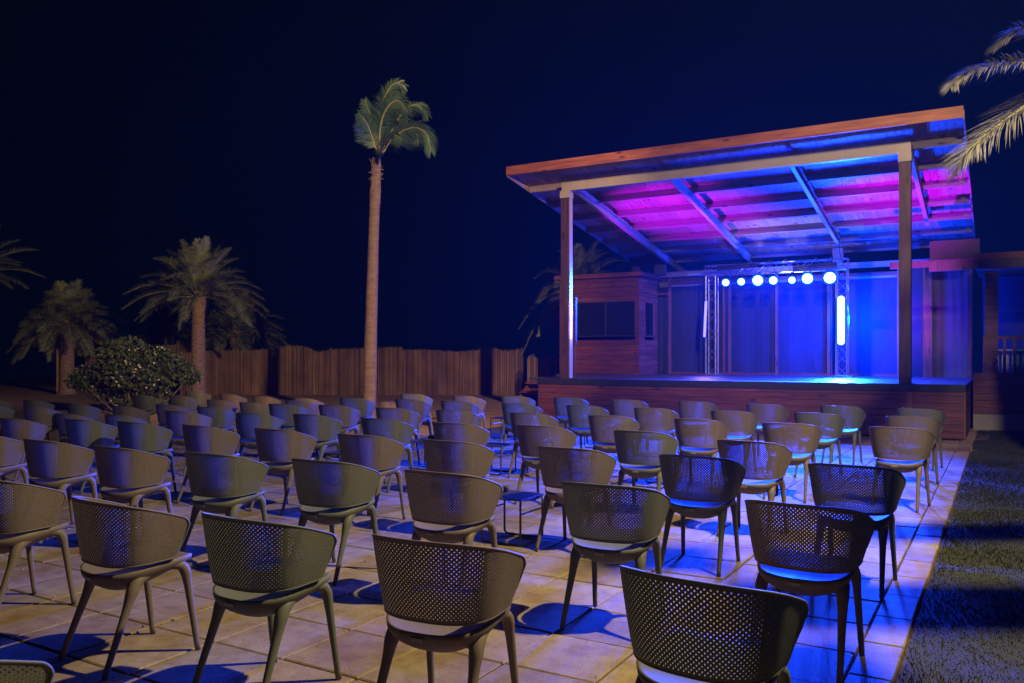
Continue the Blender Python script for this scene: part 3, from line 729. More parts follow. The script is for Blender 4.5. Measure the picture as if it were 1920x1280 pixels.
hd = 37.0; hp = W((172 - 960) / 1560 * hd, hd)
hut = thing('beach_hut', 'small brown beach hut with pitched roof behind the shrub', 'hut', hp)
ex, ey = W(1, 0), W(0, 1)
def hb(mb, l0, l1, d0, d1, z0, z1):
    v = [ex * l + ey * d + Vector((0, 0, z)) for z in (z0, z1) for (l, d) in ((l0, d0), (l1, d0), (l1, d1), (l0, d1))]
    mb.add(v, [(0, 3, 2, 1), (4, 5, 6, 7), (0, 1, 5, 4), (1, 2, 6, 5), (2, 3, 7, 6), (3, 0, 4, 7)])
g = MB(); hb(g, -.55, .75, 0, 1.4, 0, 1.75); g.build('wall', M_CLADZ, hut)
g = MB(); a = [ex * l + ey * d + Vector((0, 0, z)) for (l, d, z) in ((-.75, -.2, 1.55), (.1, -.2, 2.3), (.95, -.2, 1.55), (-.75, 1.6, 1.55), (.1, 1.6, 2.3), (.95, 1.6, 1.55))]
g.add(a + [p - Vector((0, 0, .06)) for p in a], [(0, 1, 4, 3), (1, 2, 5, 4), (6, 9, 10, 7), (7, 10, 11, 8), (0, 6, 7, 1), (1, 7, 8, 2), (3, 4, 10, 9), (4, 5, 11, 10), (0, 3, 9, 6), (2, 8, 11, 5)]); g.build('roof', M_ROOFT, hut)
g = MB(); hb(g, -.25, .2, -.02, -.005, .1, 1.35); g.build('door', M_BLK, hut)
hp2 = W((352 - 960) / 1560 * 36.5, 36.5)
hut2 = thing('beach_hut', 'orange walled kiosk showing over the fence left of the palm trunk', 'hut', hp2)
g = MB(); hb(g, -.9, 1.7, 0, 1.6, 0, 1.85); g.build('wall', M_FASC, hut2)
g = MB(); hb(g, -1.05, 1.85, -.15, 1.75, 1.85, 1.93); g.build('roof', M_ROOFT, hut2)
g = MB(); p = at(496, 656, 33); q = at(496, 609, 33); g.tube([Vector((p.x, p.y, 0)), q], [.025, .018], 8); g.tube([q, q + Vector((0, 0, .04))], .03, 8); tag(g.build('signal_pole', M_POLE), 'thin grey pole rising behind the reed fence', 'pole')

# ================================================================ vegetation
UP = Vector((0, 0, 1))
def frond(mb, rb, pts, ll, n, r0, rr, droop=.25, lift=.25, fwd=.55, lw=.02, bare=.12, hang=0.0, scat=1.0, face=None):
    """leaflets along a rib; ll leaflet length, hang pulls them straight down"""
    P = bez(pts, 24); rb.tube(P, [r0 * (1 - .85 * i / 24) + .002 for i in range(25)], 5, False)
    for i in range(n):
        u = bare + (1 - bare) * (i + rr.random()) / n; f = u * 24; k = min(int(f), 23); p = P[k].lerp(P[k + 1], f - k)
        t = (P[k + 1] - P[k]).normalized(); s = t.cross(face if face else UP)
        if s.length < .05: s = Vector((1, 0, 0))
        s.normalize(); nn = s.cross(t)
        prof_ = min(1, (u - bare) / .15 + .35) * (1 - .72 * max(0, (u - .45) / .55) ** 1.3)
        for sg in (-1, 1):
            L = ll * prof_ * rr.uniform(.8, 1.1)
            d = (t * (fwd + .5 * u + rr.uniform(-.12, .12)) + s * sg * rr.uniform(.75, 1.0) * (1 - hang * .5) + nn * (lift + rr.uniform(-.45, .5) * scat) - UP * hang).normalized()
            m1 = p + d * L * .55 - UP * (droop * L * .12); e = p + d * L - UP * (droop * L * .6)
            wv = d.cross(nn if abs(d.dot(nn)) < .9 else s).normalized() * lw * rr.uniform(.7, 1.1)
            mb.add([p - wv * .5, p + wv * .5, m1 + wv * .5, m1 - wv * .5, e], [(0, 1, 2, 3), (3, 2, 4)])
def trunk(p0, p1, r0, r1, kind, seed, bend=0):
    rr = random.Random(seed); g = MB(); p0 = Vector(p0); p1 = Vector(p1); n = 150; m = 28 if kind == 'date' else 24
    H_ = (p1 - p0).length
    for i in range(n + 1):
        u = i / n; c = p0.lerp(p1, u) + Vector((CT, ST, 0)) * (bend * math.sin(u * math.pi)); h = u * H_
        for j in range(m):
            a = 2 * math.pi * j / m; r = r0 + (r1 - r0) * u
            if kind == 'date':
                q = (h / .105 + j / m * 8) ; q2 = (h / .105 - j / m * 8)
                sc = max(0, 1 - abs((q % 1) - .3) * 1.7) * max(0, 1 - abs((q2 % 1) - .3) * 1.5)
                r *= 1 + .10 * sc + .05 * rr.uniform(-1, 1)
                if u > .86: r *= 1 + .35 * (u - .86) / .14 * (1 + .3 * rr.uniform(-1, 1))
                if u < .08: r *= 1 + .25 * (1 - u / .08)
            else:
                r *= 1 + .018 * math.sin(h * 2 * math.pi / .11) + .012 * rr.uniform(-1, 1) + .05 * noise.noise(Vector((math.cos(a), math.sin(a), h * 1.3)))
                if .80 < u: r *= 1 + (.13 * math.sin((u - .80) / .13 * math.pi) if u < .93 else .0) + .10 * rr.uniform(-1, 1) * min(1, (u - .8) * 8)
                if u < .07: r *= 1 + .3 * (1 - u / .07) ** 2
            g.v.append((c.x + math.cos(a) * r, c.y + math.sin(a) * r, c.z))
    g.f = [(i * m + j, i * m + (j + 1) % m, (i + 1) * m + (j + 1) % m, (i + 1) * m + j) for i in range(n) for j in range(m)] + [tuple(n * m + j for j in range(m))]
    return g
def date_palm(label, base, ztop, r0, n, L, seed, ll=.42, wind=(0, 0), lw=.022, elmax=80, elmin=-25, with_trunk=True, mt=None, droopy=1.0, nl=60, grp='date palms in the garden'):
    rr = random.Random(seed); b = Vector(base); t = thing('date_palm', label, 'palm tree', b, 0, grp)
    if with_trunk: trunk((0, 0, -.1), (0, 0, ztop - b.z), r0, r0 * .82, 'date', seed).build('trunk', M_TRUNK, t)
    c = Vector((0, 0, ztop - b.z)); g = MB(); rb = MB()
    for i in range(n):
        az = i * 2.39996 + rr.uniform(-.2, .2); q = (i + .5) / n
        el = R(elmin + (elmax - elmin) * (1 - q) ** 1.0); l = L * rr.uniform(.85, 1.08) * (1 if q < .85 else .85)
        d = Vector((math.cos(az) * math.cos(el), math.sin(az) * math.cos(el), math.sin(el)))
        w_ = Vector((wind[0], wind[1], 0)); pts = []
        for k in range(5):
            u = k / 4; pts.append(c + d * (.12 + l * u) + w_ * (u * u * l) - UP * (l * .55 * droopy * u ** 2.2 * (math.cos(el) * .8 + .35)))
        frond(g, rb, pts, ll, nl, .018, rr, lw=lw, lift=.35)
    g.build('crown', mt or M_FROND, t); rb.build('frond_rib', M_RACH, t)
    return t
pB = at(372, 745, 27); pB.z = .05
date_palm('tall date palm with rough trunk in front of the reed fence', pB, 3.35, .22, 44, 2.45, 3, .44, nl=170, elmin=0, lw=.017, droopy=.85)
pC = at(126, 722, 32); pC.z = .1
date_palm('short bushy date palm at far left before dark open ground', pC, 2.6, .26, 52, 2.1, 8, .55, (.12, .04), elmin=-10, nl=140, lw=.019)
pD = at(440, 700, 35); pD.z = .05
date_palm('dark low date palm hidden behind the tall one and the fence', pD, 2.35, .2, 44, 2.4, 12, .6, (.1, .03), elmin=-10, nl=120, lw=.019)
pD2 = at(318, 700, 36); pD2.z = .05
date_palm('dim low date palm between shrub and tall date palm', pD2, 2.4, .2, 38, 1.9, 14, .55, (.05, .0), elmin=-10, nl=110, lw=.019)
pE = at(-62, 700, 24); pE.z = .0
date_palm('date palm reaching in at the left edge of the picture', pE, 3.75, .2, 30, 2.15, 16, .38, nl=130, elmin=8, droopy=.6, lw=.016)
pF = at(1088, 700, 29.5); pF.z = .0
date_palm('windblown date palm behind the booth with drooping fronds', pF, 3.75, .2, 40, 2.4, 23, .40, (.10, .03), elmin=-35, nl=150, droopy=1.1, lw=.017)
# near palm at the right edge: long arching fronds over the lawn
pG = at(2060, 667, 9.3); pG.z = 0
t = thing('date_palm', 'near date palm at the right edge with pale arching fronds', 'palm tree', pG, 0, 'date palms in the garden')
trunk((0, 0, -.1), (0, 0, 4.3), .24, .2, 'date', 5).build('trunk', M_TRUNK, t)
g = MB(); rb = MB(); rr = random.Random(4); d0 = 9.0
def off(p): return p - pG
frs = [([at(2050, 160, 9.3), at(1985, 112, 9.2), at(1915, 118, 9.1), at(1850, 126, 9.0), at(1805, 142, 8.95), at(1786, 160, 8.9)], .33),
       ([at(2050, 165, 9.2), at(1990, 165, 9.0), at(1915, 205, 8.8), at(1860, 245, 8.7), at(1815, 285, 8.6), at(1794, 322, 8.6)], .40),
       ([at(2050, 150, 9.4), at(1990, 80, 9.5), at(1925, 58, 9.6), at(1885, 72, 9.6), at(1862, 92, 9.6)], .26),
       ([at(2050, 160, 9.2), at(2020, 60, 9.0), at(1990, -40, 8.8), at(1950, -110, 8.7)], .4),
       ([at(2050, 170, 9.2), at(2120, 60, 9.0), at(2200, 20, 8.8), at(2300, 60, 8.7)], .4),
       ([at(2050, 170, 9.4), at(2080, 200, 10), at(2110, 250, 10.8), at(2120, 330, 11.2)], .4),
       ([at(2060, 170, 9.2), at(2110, 200, 8.4), at(2150, 300, 7.8), at(2170, 420, 7.5)], .4)]
for pts, ll in frs: frond(g, rb, [off(p) for p in pts], ll * 1.3, 230, .012, rr, lw=.011, droop=.35, lift=.3, fwd=.8, hang=.22)
g.build('crown', M_FROND2, t); rb.build('frond_rib', M_RACH, t)

# tall coconut palm leaning in the wind
pT = at(692, 788, 19); pT.z = .0
t = thing('coconut_palm', 'tall slender coconut palm with windswept crown', 'palm tree', pT)
top = at(706, 298, 19) - pT
tg = MB(); trunk((0, 0, -.1), top, .160, .105, 'coco', 9, -.02).build('trunk', M_TRUNK2, t)
g = MB(); rb = MB(); rr = random.Random(12); D = 19
def c3(*p): return [at(x, y, D + dz) - pT for x, y, dz in p]
F_ = [(c3((708, 296, 0), (704, 262, .05), (697, 225, .1), (684, 188, .2)), .40, 0.35),
      (c3((708, 296, 0), (699, 262, -.1), (688, 232, -.3), (672, 212, -.6)), .36, 0.4),
      (c3((710, 296, 0), (712, 240, .2), (718, 190, .4), (738, 158, .5), (757, 160, .6)), .38, 0.35),
      (c3((710, 296, 0), (714, 235, -.2), (728, 200, -.4), (748, 190, -.5), (765, 212, -.6)), .40, 0.45),
      (c3((712, 296, 0), (735, 245, .3), (760, 205, .6), (784, 198, .8), (802, 216, .9)), .36, 0.4),
      (c3((713, 296, 0), (738, 258, -.2), (772, 240, -.5), (798, 250, -.7), (808, 284, -.8)), .42, 0.45),
      (c3((711, 296, 0), (722, 262, .6), (742, 240, 1.1), (768, 236, 1.4), (785, 262, 1.6)), .40, 0.5),
      (c3((710, 296, 0), (716, 250, .7), (722, 205, 1.3), (730, 175, 1.6)), .4, 0.4),
      (c3((710, 296, 0), (722, 268, -.8), (735, 250, -1.3), (752, 262, -1.6)), .36, 0.5)]
for q_, (pts, ll, hg) in enumerate(F_):
    if q_ == 7: continue
    fc = (W(0, 1) + W(rr.uniform(-.5, .5), 0) + UP * rr.uniform(-.2, .5)).normalized()
    frond(g, rb, pts, ll * 1.25, 190, .018, rr, lw=.013, droop=.55, lift=.0, fwd=.75, hang=hg * .75, bare=.16, scat=.5, face=fc)
g.build('crown', M_COCO, t); rb.build('frond_rib', M_RACH, t)
g = MB()
for i in range(26):
    a = i * 2.4; z = top.z - .05 - rr.random() * .5; r = .12; p = Vector((top.x * z / top.z + math.cos(a) * r, top.y * z / top.z + math.sin(a) * r, z))
    g.tube([p, p + Vector((math.cos(a) * .06, math.sin(a) * .06, rr.uniform(-.02, .08)))], [.012, .003], 4)
g.build('trunk_fibre', M_TRUNK, t)

# flowering shrub in front of the sand heap
sp_ = at(250, 765, 19.5); sp_.z = -.05
t = thing('flowering_shrub', 'broad dark leafy shrub dotted with small white flowers', 'shrub', sp_)
rr = random.Random(21); g = MB(); fl = MB(); sm = MB()
blobs = [(250, 672, 44, 32), (212, 660, 30, 24), (300, 672, 42, 26), (175, 705, 44, 22), (255, 705, 60, 26), (335, 700, 38, 24), (240, 645, 26, 14), (150, 715, 26, 16), (355, 705, 22, 18), (285, 730, 40, 18), (200, 735, 42, 16), (262, 752, 50, 12), (235, 690, 60, 34), (310, 690, 40, 28)]
def ab(px, py, dz): return at(px, py, 19.5 + dz) - sp_
for bx_, by_, rx, ry in blobs:
    c = ab(bx_, by_, rr.uniform(-.25, .3)); rxx = rx / 1560 * 19.5; rzz = ry / 1560 * 19.5
    stem_pts = [Vector((rr.uniform(-.2, .2), rr.uniform(-.15, .15), -.05)), c * .5 + Vector((rr.uniform(-.1, .1), 0, -.1)), c]
    sm.tube(bez(stem_pts, 8), [.035 * (1 - i / 9) + .006 for i in range(9)], 6, False)
    for k in range(int(rx * ry * .95)):
        while True:
            q = Vector((rr.uniform(-1, 1), rr.uniform(-1, 1), rr.uniform(-1, 1)))
            if .25 < q.length < 1 + .12 * rr.random(): break
        cl = noise.noise(q * 3.1 + c * 3)
        if cl < -.10: continue
        p = c + W(q.x * rxx, q.y * rxx * .7) + UP * (q.z * rzz)
        if p.z < .02: continue
        u = Vector((rr.gauss(0, 1), rr.gauss(0, 1), rr.gauss(0, 1))).normalized(); v = u.cross(Vector((rr.gauss(0, 1), rr.gauss(0, 1), rr.gauss(0, 1)))).normalized()
        s = rr.uniform(.035, .07)
        g.add([p - u * s, p - v * s * .45 - u * s * .1, p + u * s, p + v * s * .45 - u * s * .1], [(0, 1, 2, 3)])
        if rr.random() < .012 and q.length > .7:
            fp = p - W(0, 1) * .04; sz = .024
            for m_ in range(5):
                a = m_ * 1.2566; e = W(math.cos(a), 0) * sz + UP * (math.sin(a) * sz); e2 = W(math.cos(a + .6), 0) * sz * .7 + UP * (math.sin(a + .6) * sz * .7); e3 = W(math.cos(a - .6), 0) * sz * .7 + UP * (math.sin(a - .6) * sz * .7)
                fl.add([fp, fp + e3, fp + e * 1.25 - W(0, 1) * .008, fp + e2], [(0, 1, 2, 3)])
g.build('foliage', M_LEAF, t); fl.build('flowers', M_FLOW, t); sm.build('stem', M_STEM, t)

# rocks and bits behind the last row
def rock(px, py, d, w, h, label, m=M_ROCK, cat='rock', nm='rock'):
    p = at(px, py, d); b = Vector((p.x, p.y, 0)); g = MB(); n, k = 9, 14; rr = random.Random(int(px)); vs = []
    b.z = sand_h(p.x, p.y) - .02
    for i in range(n + 1):
        f = i / n * math.pi / 2
        for j in range(k):
            a = 2 * math.pi * j / k; q = Vector((math.cos(a) * math.cos(f), math.sin(a) * math.cos(f), math.sin(f)))
            s_ = 1 + .28 * noise.noise(q * 1.6 + Vector((px, 0, 0))) ; vs.append((q.x * w / 2 * s_, q.y * w * .4 * s_, q.z * h * s_))
    g.v = vs; g.f = [(i * k + j, i * k + (j + 1) % k, (i + 1) * k + (j + 1) % k, (i + 1) * k + j) for i in range(n) for j in range(k)]
    o = g.build(nm, m); o.location = b; o.rotation_euler.z = TH; tag(o, label, cat); return o
rock(728, 752, 22.5, .62, .32, 'rounded brown rock on the sand right of the coconut palm')
rock(845, 745, 25, .7, .2, 'flat sandy rock near the foot of the reed fence')
g = MB(); g.box((-.55, -.3, 0), (.55, .3, .12), .01); o = g.build('stone_slab', M_CONC); p = at(722, 770, 18.6); o.location = (p.x, p.y, sand_h(p.x, p.y) - .01); tag(o, 'pale flat stone slab on the sand behind the last row', 'stone slab')
p = at(822, 770, 18.2); z0 = sand_h(p.x, p.y)
t = thing('wooden_crate', 'small dark wooden crate on the sand behind a chair', 'crate', (p.x, p.y, z0 - .01), .3)
for i in range(4):
    g = MB(); z = .02 + i * .085
    for a, b in (((-.17, -.17), (.17, -.155)), ((-.17, .155), (.17, .17)), ((-.17, -.154), (-.155, .154)), ((.155, -.154), (.17, .154))): g.box((a[0], a[1], z), (b[0], b[1], z + .065))
    g.build('slat', M_STEM, t)
g = MB(); g.box((-.15, -.15, 0), (.15, .15, .02))
for sx_, sy_ in ((-1, -1), (1, -1), (1, 1), (-1, 1)): g.box((sx_ * .135 - .015, sy_ * .135 - .015, .02), (sx_ * .135 + .015, sy_ * .135 + .015, .34))
g.build('crate_base', M_STEM, t)

# ================================================================ seating
def super_u(s, a, b, e):             # plan curve of the backrest, s in -1..1
    k = abs(s); sg = 1 if s >= 0 else -1
    if k < .62:
        ph = k / .62 * math.pi / 2; return sg * a * math.sin(ph) ** .78, -b * math.cos(ph) ** .78
    return sg * a, e * (k - .62) / .38
_tab = [super_u(-1 + 2 * i / 800, .258, .212, .125) for i in range(801)]
_len = [0]
for i in range(800): _len.append(_len[-1] + math.hypot(_tab[i + 1][0] - _tab[i][0], _tab[i + 1][1] - _tab[i][1]))
TOT = _len[-1]
def s_of(u): return float(np.interp(u * TOT, _len, np.linspace(-1, 1, 801)))
def shell(u, t):
    s = s_of(u); kk = t ** .8
    x, y = super_u(s, .235 + .045 * kk, .19 + .042 * kk, .115 + .03 * kk)
    q = (y + .23) / .375; zt_ = .79 - .11 * max(0, q) ** 1.25; zb = .482 + .012 * max(0, q)
    dl = min(u, 1 - u) * TOT; r1, r2 = .028, .045
    if dl < r1: zt_ -= r1 - math.sqrt(max(0, r1 * r1 - (r1 - dl) ** 2))
    if dl < r2: zb += (r2 - math.sqrt(max(0, r2 * r2 - (r2 - dl) ** 2))) * .75
    return Vector((x, y, zb + (zt_ - zb) * t))
def shell_n(u, t):
    e = .004; a = shell(min(1, u + e), t) - shell(max(0, u - e), t); b = shell(u, min(1, t + .02)) - shell(u, max(0, t - .02))
    n = a.cross(b); return n.normalized()
def make_back():
    pu, pt = .0185 / TOT, .0088 / .295; THK = .0045
    nu = int(round(1 / pu)); pu = 1 / nu; nt_ = int(round(1 / pt)); pt = 1 / nt_
    verts, faces, cache = [], [], {}
    def vert(u, t, inner):
        u = min(max(u, 0), 1); t = min(max(t, 0), 1); key = (round(u, 6), round(t, 6), inner)
        if key not in cache:
            p = shell(u, t)
            if inner: p = p - shell_n(u, t) * THK
            cache[key] = len(verts); verts.append(tuple(p))
        return cache[key]
    rim_u = .013 / TOT; rim_t = .012 / .295
    for j in range(-1, nt_ + 2):
        for i in range(-1, nu + 2):
            cu = (i + (.5 if j % 2 else 0)) * pu; ct = j * pt
            if cu < -pu * .51 or cu > 1 + pu * .51 or ct < -pt * .01 or ct > 1 + pt * .01: continue
            outer = [(1, 0), (.5, .5), (0, 1), (-.5, .5), (-1, 0), (-.5, -.5), (0, -1), (.5, -.5)]
            O = [(cu + a * pu / 2, ct + b * pt) for a, b in outer]
            s = s_of(min(max(cu, 0), 1)); seam = min(abs(abs(cu - .5) - .255), 1) < pu * .5
            ok = rim_u * 1.05 < cu < 1 - rim_u * 1.05 and rim_t < ct < 1 - rim_t and not seam
            if ok:
                dl = min(cu, 1 - cu) * TOT
                if dl < .03 and (ct > .90): ok = False
            for inner in (False, True):
                ov = [vert(a, b, inner) for a, b in O]
                if not ok:
                    f = [];
                    for q in ov:
                        if q not in f: f.append(q)
                    if len(f) > 2: faces.append(tuple(f) if not inner else tuple(reversed(f)))
                    continue
                hr = .0031
                hv = [vert(cu + math.cos(k * math.pi / 4) * hr / TOT, ct + math.sin(k * math.pi / 4) * hr / .28, inner) for k in range(8)]
                for k in range(8):
                    f = (ov[k], ov[(k + 1) % 8], hv[(k + 1) % 8], hv[k]); faces.append(f if not inner else tuple(reversed(f)))
                if inner:
                    for k in range(8): faces.append((hprev[k], hprev[(k + 1) % 8], hv[(k + 1) % 8], hv[k]))
                hprev = hv
    me = bpy.data.meshes.new('backrest'); me.from_pydata(verts, [], faces); me.update(); return me
def make_rim():
    us = [.5 - .5 * math.cos(math.pi * i / 90) for i in range(91)]; us = [.5 * a + .5 * b for a, b in zip(us, [i / 90 for i in range(91)])]; us = sorted(us + [.0008, .0025, .005, .9992, .9975, .995])
    path = [shell(u, 1) for u in us] + [shell(1, 1 - i / 8) for i in range(1, 9)] + [shell(u, 0) for u in reversed(us[:-1])] + [shell(0, i / 8) for i in range(1, 9)]
    path = [p - Vector((p.x, p.y, 0)).normalized() * .0022 for p in path]
    g = MB(); g.tube(path, .0048, 8, False); return g
def seat_mb():
    g = MB(); n, m = 14, 48
    def outline(a):
        c, s = math.cos(a), math.sin(a)
        if s < 0: x = .222 * math.copysign(abs(c) ** .8, c); y = -.205 * abs(s) ** .8
        else: x = .222 * math.copysign(abs(c) ** .55, c); y = .262 * abs(s) ** .62
        return x, y
    def top(x, y):
        q = (y + .2) / .46; z = .432 + .052 * q; z += .026 * (abs(x) / .222) ** 3 * (1 - .5 * q)
        if y < -.1: z += .012 * ((-.1 - y) / .1) ** 2
        if y > .2: z -= .55 * (y - .2) ** 2 / .06
        return z
    for i in range(n + 1):
        r = (i / n) ** .8
        for j in range(m):
            x, y = outline(2 * math.pi * j / m); x *= r; y = y * r + .0; g.v.append((x, y, top(x, y)))
    base = len(g.v)
    for i in range(n + 1):
        r = (1 - i / n); rr_ = r ** .8
        for j in range(m):
            x, y = outline(2 * math.pi * j / m); x *= rr_; y *= rr_
            q = 1 - rr_; th = .026 + .066 * min(1, q * 2.4) ** .6 * (1 - .55 * max(0, (y + .05) / .3)); g.v.append((x * .985, y * .985, top(x / max(rr_, .01) * rr_, y) - th))
    g.f = [(i * m + j, i * m + (j + 1) % m, (i + 1) * m + (j + 1) % m, (i + 1) * m + j) for i in range(2 * n + 1) for j in range(m)]
    return g
def leg_mb(sx, sy):
    if sy < 0: path = [(.205, -.238, 0), (.198, -.178, .15), (.191, -.122, .29), (.187, -.094, .365), (.184, -.062, .408), (.183, -.005, .428)]; rad = [.0135, .016, .0205, .0295, .0275, .016]
    else: path = [(.205, .238, 0), (.198, .214, .17), (.191, .192, .33), (.187, .178, .405), (.184, .150, .440), (.183, .09, .446)]; rad = [.0135, .0155, .019, .026, .0245, .014]
    u = bez([(sx * x, y, z) for x, y, z in path], 22); g = MB(); g.tube(u, [float(np.interp(i / 22 * 5, range(6), rad)) for i in range(23)], 14); return g
def frame_mb():
    g = MB()
    for sx in (-1, 1):
        u = bez([(sx * .184, -.07, .400), (sx * .183, -.02, .422), (sx * .183, .04, .436), (sx * .183, .10, .444), (sx * .184, .16, .432)], 14); g.tube(u, .015, 10, flat=1.3)
    g.tube(bez([(-.186, -.09, .362), (-.15, -.09, .392), (0, -.08, .378), (.15, -.09, .392), (.186, -.09, .362)], 18), .017, 8)
    g.tube(bez([(-.186, .17, .405), (-.14, .17, .425), (0, .17, .42), (.14, .17, .425), (.186, .17, .405)], 18), .012, 8)
    return g
me_back = make_back(); g_rim = make_rim()
def make_chair(m, label):
    t = thing('armchair', label, 'chair', (0, 0, 0))
    me = me_back.copy(); me.materials.append(m); bk = link('backrest', me, t)
    bk_r = MB(); bk_r.v = list(g_rim.v); bk_r.f = list(g_rim.f); bk_r.build('rim', m, bk, True)
    seat_mb().build('seat', m, t, True)
    for sx in (-1, 1):
        for sy in (-1, 1): leg_mb(sx, sy).build('leg', m, t, True)
    frame_mb().build('seat_frame', m, t, True)
    g = MB(); g.box((-.028, -.210, .412), (.028, -.204, .426)); g.build('label_plate', M_PLATE, t)
    return t
def copy_tree(o, parent=None):
    c = o.copy(); COL.objects.link(c); c.parent = parent
    for k in o.children: copy_tree(k, c)
    return c
ROWN = {0: 'nearest', 1: 'second', 2: 'third', 3: 'fourth', 4: 'fifth', 5: 'sixth', 6: 'last'}
ORD = ['first', 'second', 'third', 'fourth', 'fifth', 'sixth', 'seventh', 'eighth', 'ninth', 'tenth', 'eleventh']
protos = {}
rowof = lambda y: min(6, max(0, round((y - 2.7) / 1.55)))
paved = [c for c in CH if c[4] == 0]; sandy = [c for c in CH if c[4] != 0]
labels = {}
for r in range(7):
    mem = sorted([c for c in paved if rowof(c[2]) == r and c[0] != 78], key=lambda c: -c[1])
    for k, c in enumerate(mem):
        nm = {'g': 'olive green', 'b': 'taupe brown'}[c[5]]
        labels[c[0]] = f'{nm} perforated armchair, {ORD[k]} from the lawn in the {ROWN[r]} row on the paving'
labels[78] = 'pale green armchair cut off at the bottom left corner of the picture'
for k, c in enumerate(sorted(sandy, key=lambda c: (c[1] * CT + c[2] * ST) / (-c[1] * ST + c[2] * CT))):
    nm = {'g': 'olive green', 'b': 'taupe brown'}[c[5]]
    q = k + 1; suf = 'th' if 10 < q < 20 else {1: 'st', 2: 'nd', 3: 'rd'}.get(q % 10, 'th')
    labels[c[0]] = f'{nm} perforated armchair standing on the sand, {q}{suf} of those from the left'
for c in CH:
    cid, x, y, a, z, colr = c
    if colr not in protos: o = protos[colr] = make_chair(M_GREEN if colr == 'g' else M_BROWN, ''); first = True
    else: o = copy_tree(protos[colr])
    o.location = (x, y, z if z != 0 else .001); o.rotation_euler.z = -R(a)
    o['label'] = labels[cid]; o['group'] = 'armchairs facing the stage on the paving' if z == 0 else 'armchairs facing the stage on the sand'

def make_table():
    t = thing('side_table', '', 'side table', (0, 0, 0), 0, 'steel side tables between the chairs'); s = .19; H_ = .365
    g = MB(); g.box((-s, -s, H_ - .012), (s, s, H_), .003); g.build('table_top', M_STEEL, t)
    for sy in (-1, 1):
        P_ = []; r = .035; y = sy * (s - .012)
        def arc(cx, cz, a0, a1): return [(cx + math.cos(R(a0 + (a1 - a0) * i / 5)) * r, y, cz + math.sin(R(a0 + (a1 - a0) * i / 5)) * r) for i in range(6)]
        x = s - .012; P_ = [(-x, y, H_ - .014)] + [(-x, y, .3), (-x, y, .06)] + arc(-x + r, .009 + r, 180, 270) + arc(x - r, .009 + r, 270, 360) + [(x, y, .06), (x, y, .3), (x, y, H_ - .014)]
        g = MB(); g.tube(P_, .009, 8); g.build('leg_loop', M_STEEL, t, True)
    g = MB(); g.tube([(0 - s + .012, -s + .012, .25), (0 - s + .012, s - .012, .25)], .007, 6); g.tube([(s - .012, -s + .012, .25), (s - .012, s - .012, .25)], .007, 6); g.build('stretcher', M_STEEL, t)
    return t
TB = [(-3.37, 5.73, 'dark square side table between two brown chairs, nearest of the tables'), (-3.38, 7.32, 'steel side table between a brown and a green chair in the fourth row'), (-3.39, 8.95, 'steel side table in the fifth row behind the green chair'),
      (-5.48, 8.92, 'steel side table right of the three brown chairs in one file'), (-6.50, 8.86, 'steel side table carrying a small dark bowl'), (-6.5, 7.33, 'steel side table between two olive green chairs'), (-5.6, 12.3, 'steel side table holding an orange cup before the stage'), (-7.75, 12.9, 'far steel side table beside the blue lit chair in the last row')]
tp = None
for i, (x, y, lb) in enumerate(TB):
    if tp is None: tp = make_table(); o = tp
    else: o = copy_tree(tp)
    o.location = (x, y, .001); o['label'] = lb
def bowl(x, y, z, r, h, m, nm, lb, cat):
    g = MB(); pr = [(.35, 0), (.7, .15), (.95, .55), (1, 1), (.93, 1), (.88, .6), (.6, .22), (0.01, .15)]; n = 20
    for a, b in pr: g.v += [(math.cos(j / n * 6.2832) * r * a, math.sin(j / n * 6.2832) * r * a, b * h) for j in range(n)]
    g.f = [(i * n + j, i * n + (j + 1) % n, (i + 1) * n + (j + 1) % n, (i + 1) * n + j) for i in range(len(pr) - 1) for j in range(n)] + [tuple(range(n - 1, -1, -1))]
    o = g.build(nm, m, smooth=True); o.location = (x, y, z); return tag(o, lb, cat)
bowl(-6.43, 8.86, .367, .055, .065, M_BOWL, 'bowl', 'small dark red bowl on a steel side table', 'bowl')
bowl(-5.55, 12.22, .367, .045, .09, M_TERRA, 'cup', 'orange cup on the side table before the stage', 'cup')
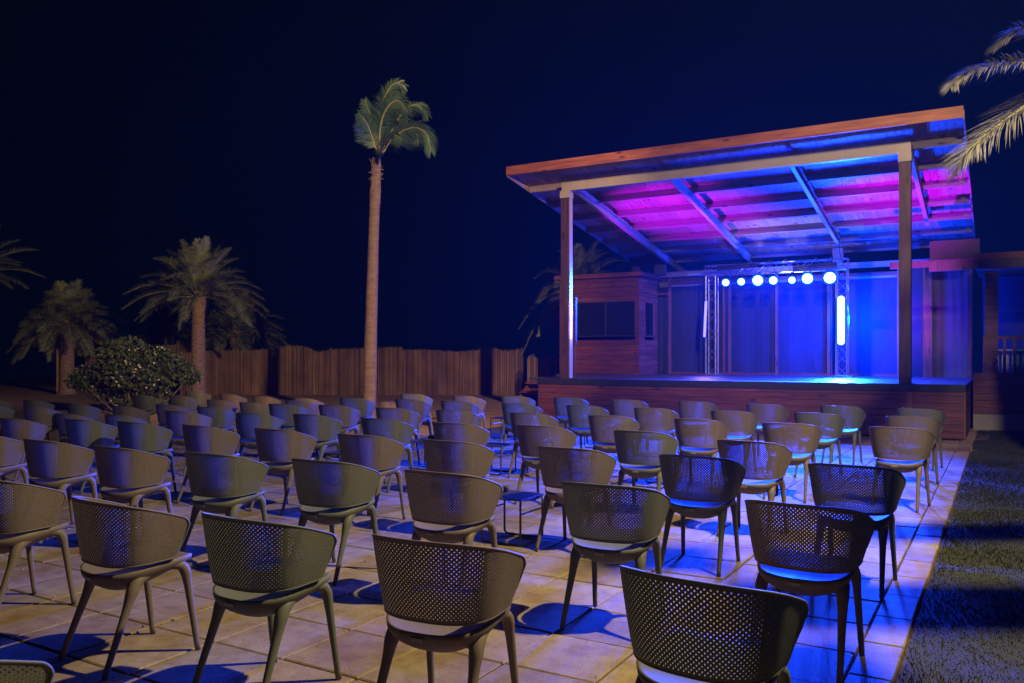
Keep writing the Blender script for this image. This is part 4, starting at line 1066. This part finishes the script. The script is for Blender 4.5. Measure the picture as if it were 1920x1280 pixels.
bowl(-3.47, 5.80, .367, .022, .05, M_BLK, 'ashtray', 'small black pot on the nearest side table', 'pot')

# lamp mast outside the frame, with boards added to shade lawn, paving and chairs
lm = thing('lamp_post', 'tall lamp mast with added shadow casting boards right of the lawn', 'lamp post', W(4.05, 3.9, 0)); l9 = W(4.05, 3.9, 0)
g = MB(); g.tube([W(4.3, 3.7, 0), W(4.3, 3.7, 6.35)], .05, 10); shift(g, l9).build('mast', M_POLE, lm)
g = MB(); g.beam(W(2.95, 4.33, 4.0), W(6.0, 4.30, 4.0), .34, .04); shift(g, l9).build('shadow_board', M_CLAD, lm)
g = MB(); g.beam(W(2.68, 4.73, 4.0), W(3.02, 4.73, 4.0), .26, .04); g.beam(W(3.02, 4.5, 4.03), W(3.02, 4.86, 4.03), .03, .03); g.beam(W(2.80, 3.98, 4.0), W(3.12, 3.98, 4.0), .28, .04); g.beam(W(3.1, 3.9, 4.03), W(3.1, 4.4, 4.03), .03, .03); shift(g, l9).build('shade_board', M_CLAD, lm)
g = MB(); g.beam(W(3.50, 5.05, 4.0), W(6.0, 5.12, 4.0), .24, .04); shift(g, l9).build('shadow_board', M_CLAD, lm)
g = MB(); g.beam(W(4.3, 3.7, 3.9), W(4.6, 5.2, 3.95), .05, .05); g.beam(W(4.3, 3.7, 6.3), W(3.85, 4.0, 6.36), .04, .04); shift(g, l9).build('bracket', M_POLE, lm)

# night air over the garden, one closed box round camera and scene
g = MB(); g.box((-75, -16, -2), (45, 75, 17)); hz = g.build('haze', None)
m = bpy.data.materials.new('haze_air'); m.use_nodes = True; t_ = m.node_tree; t_.nodes.clear()
o_ = N(t_, 'ShaderNodeOutputMaterial'); v_ = N(t_, 'ShaderNodeVolumePrincipled'); v_.inputs['Density'].default_value = .00033
v_.inputs['Color'].default_value = (.48, .66, 1, 1); v_.inputs['Anisotropy'].default_value = .45
t_.links.new(v_.outputs[0], o_.inputs['Volume']); hz.data.materials.clear(); hz.data.materials.append(m)
tag(hz, 'thin night haze lit blue by the stage lamps', kind='stuff')
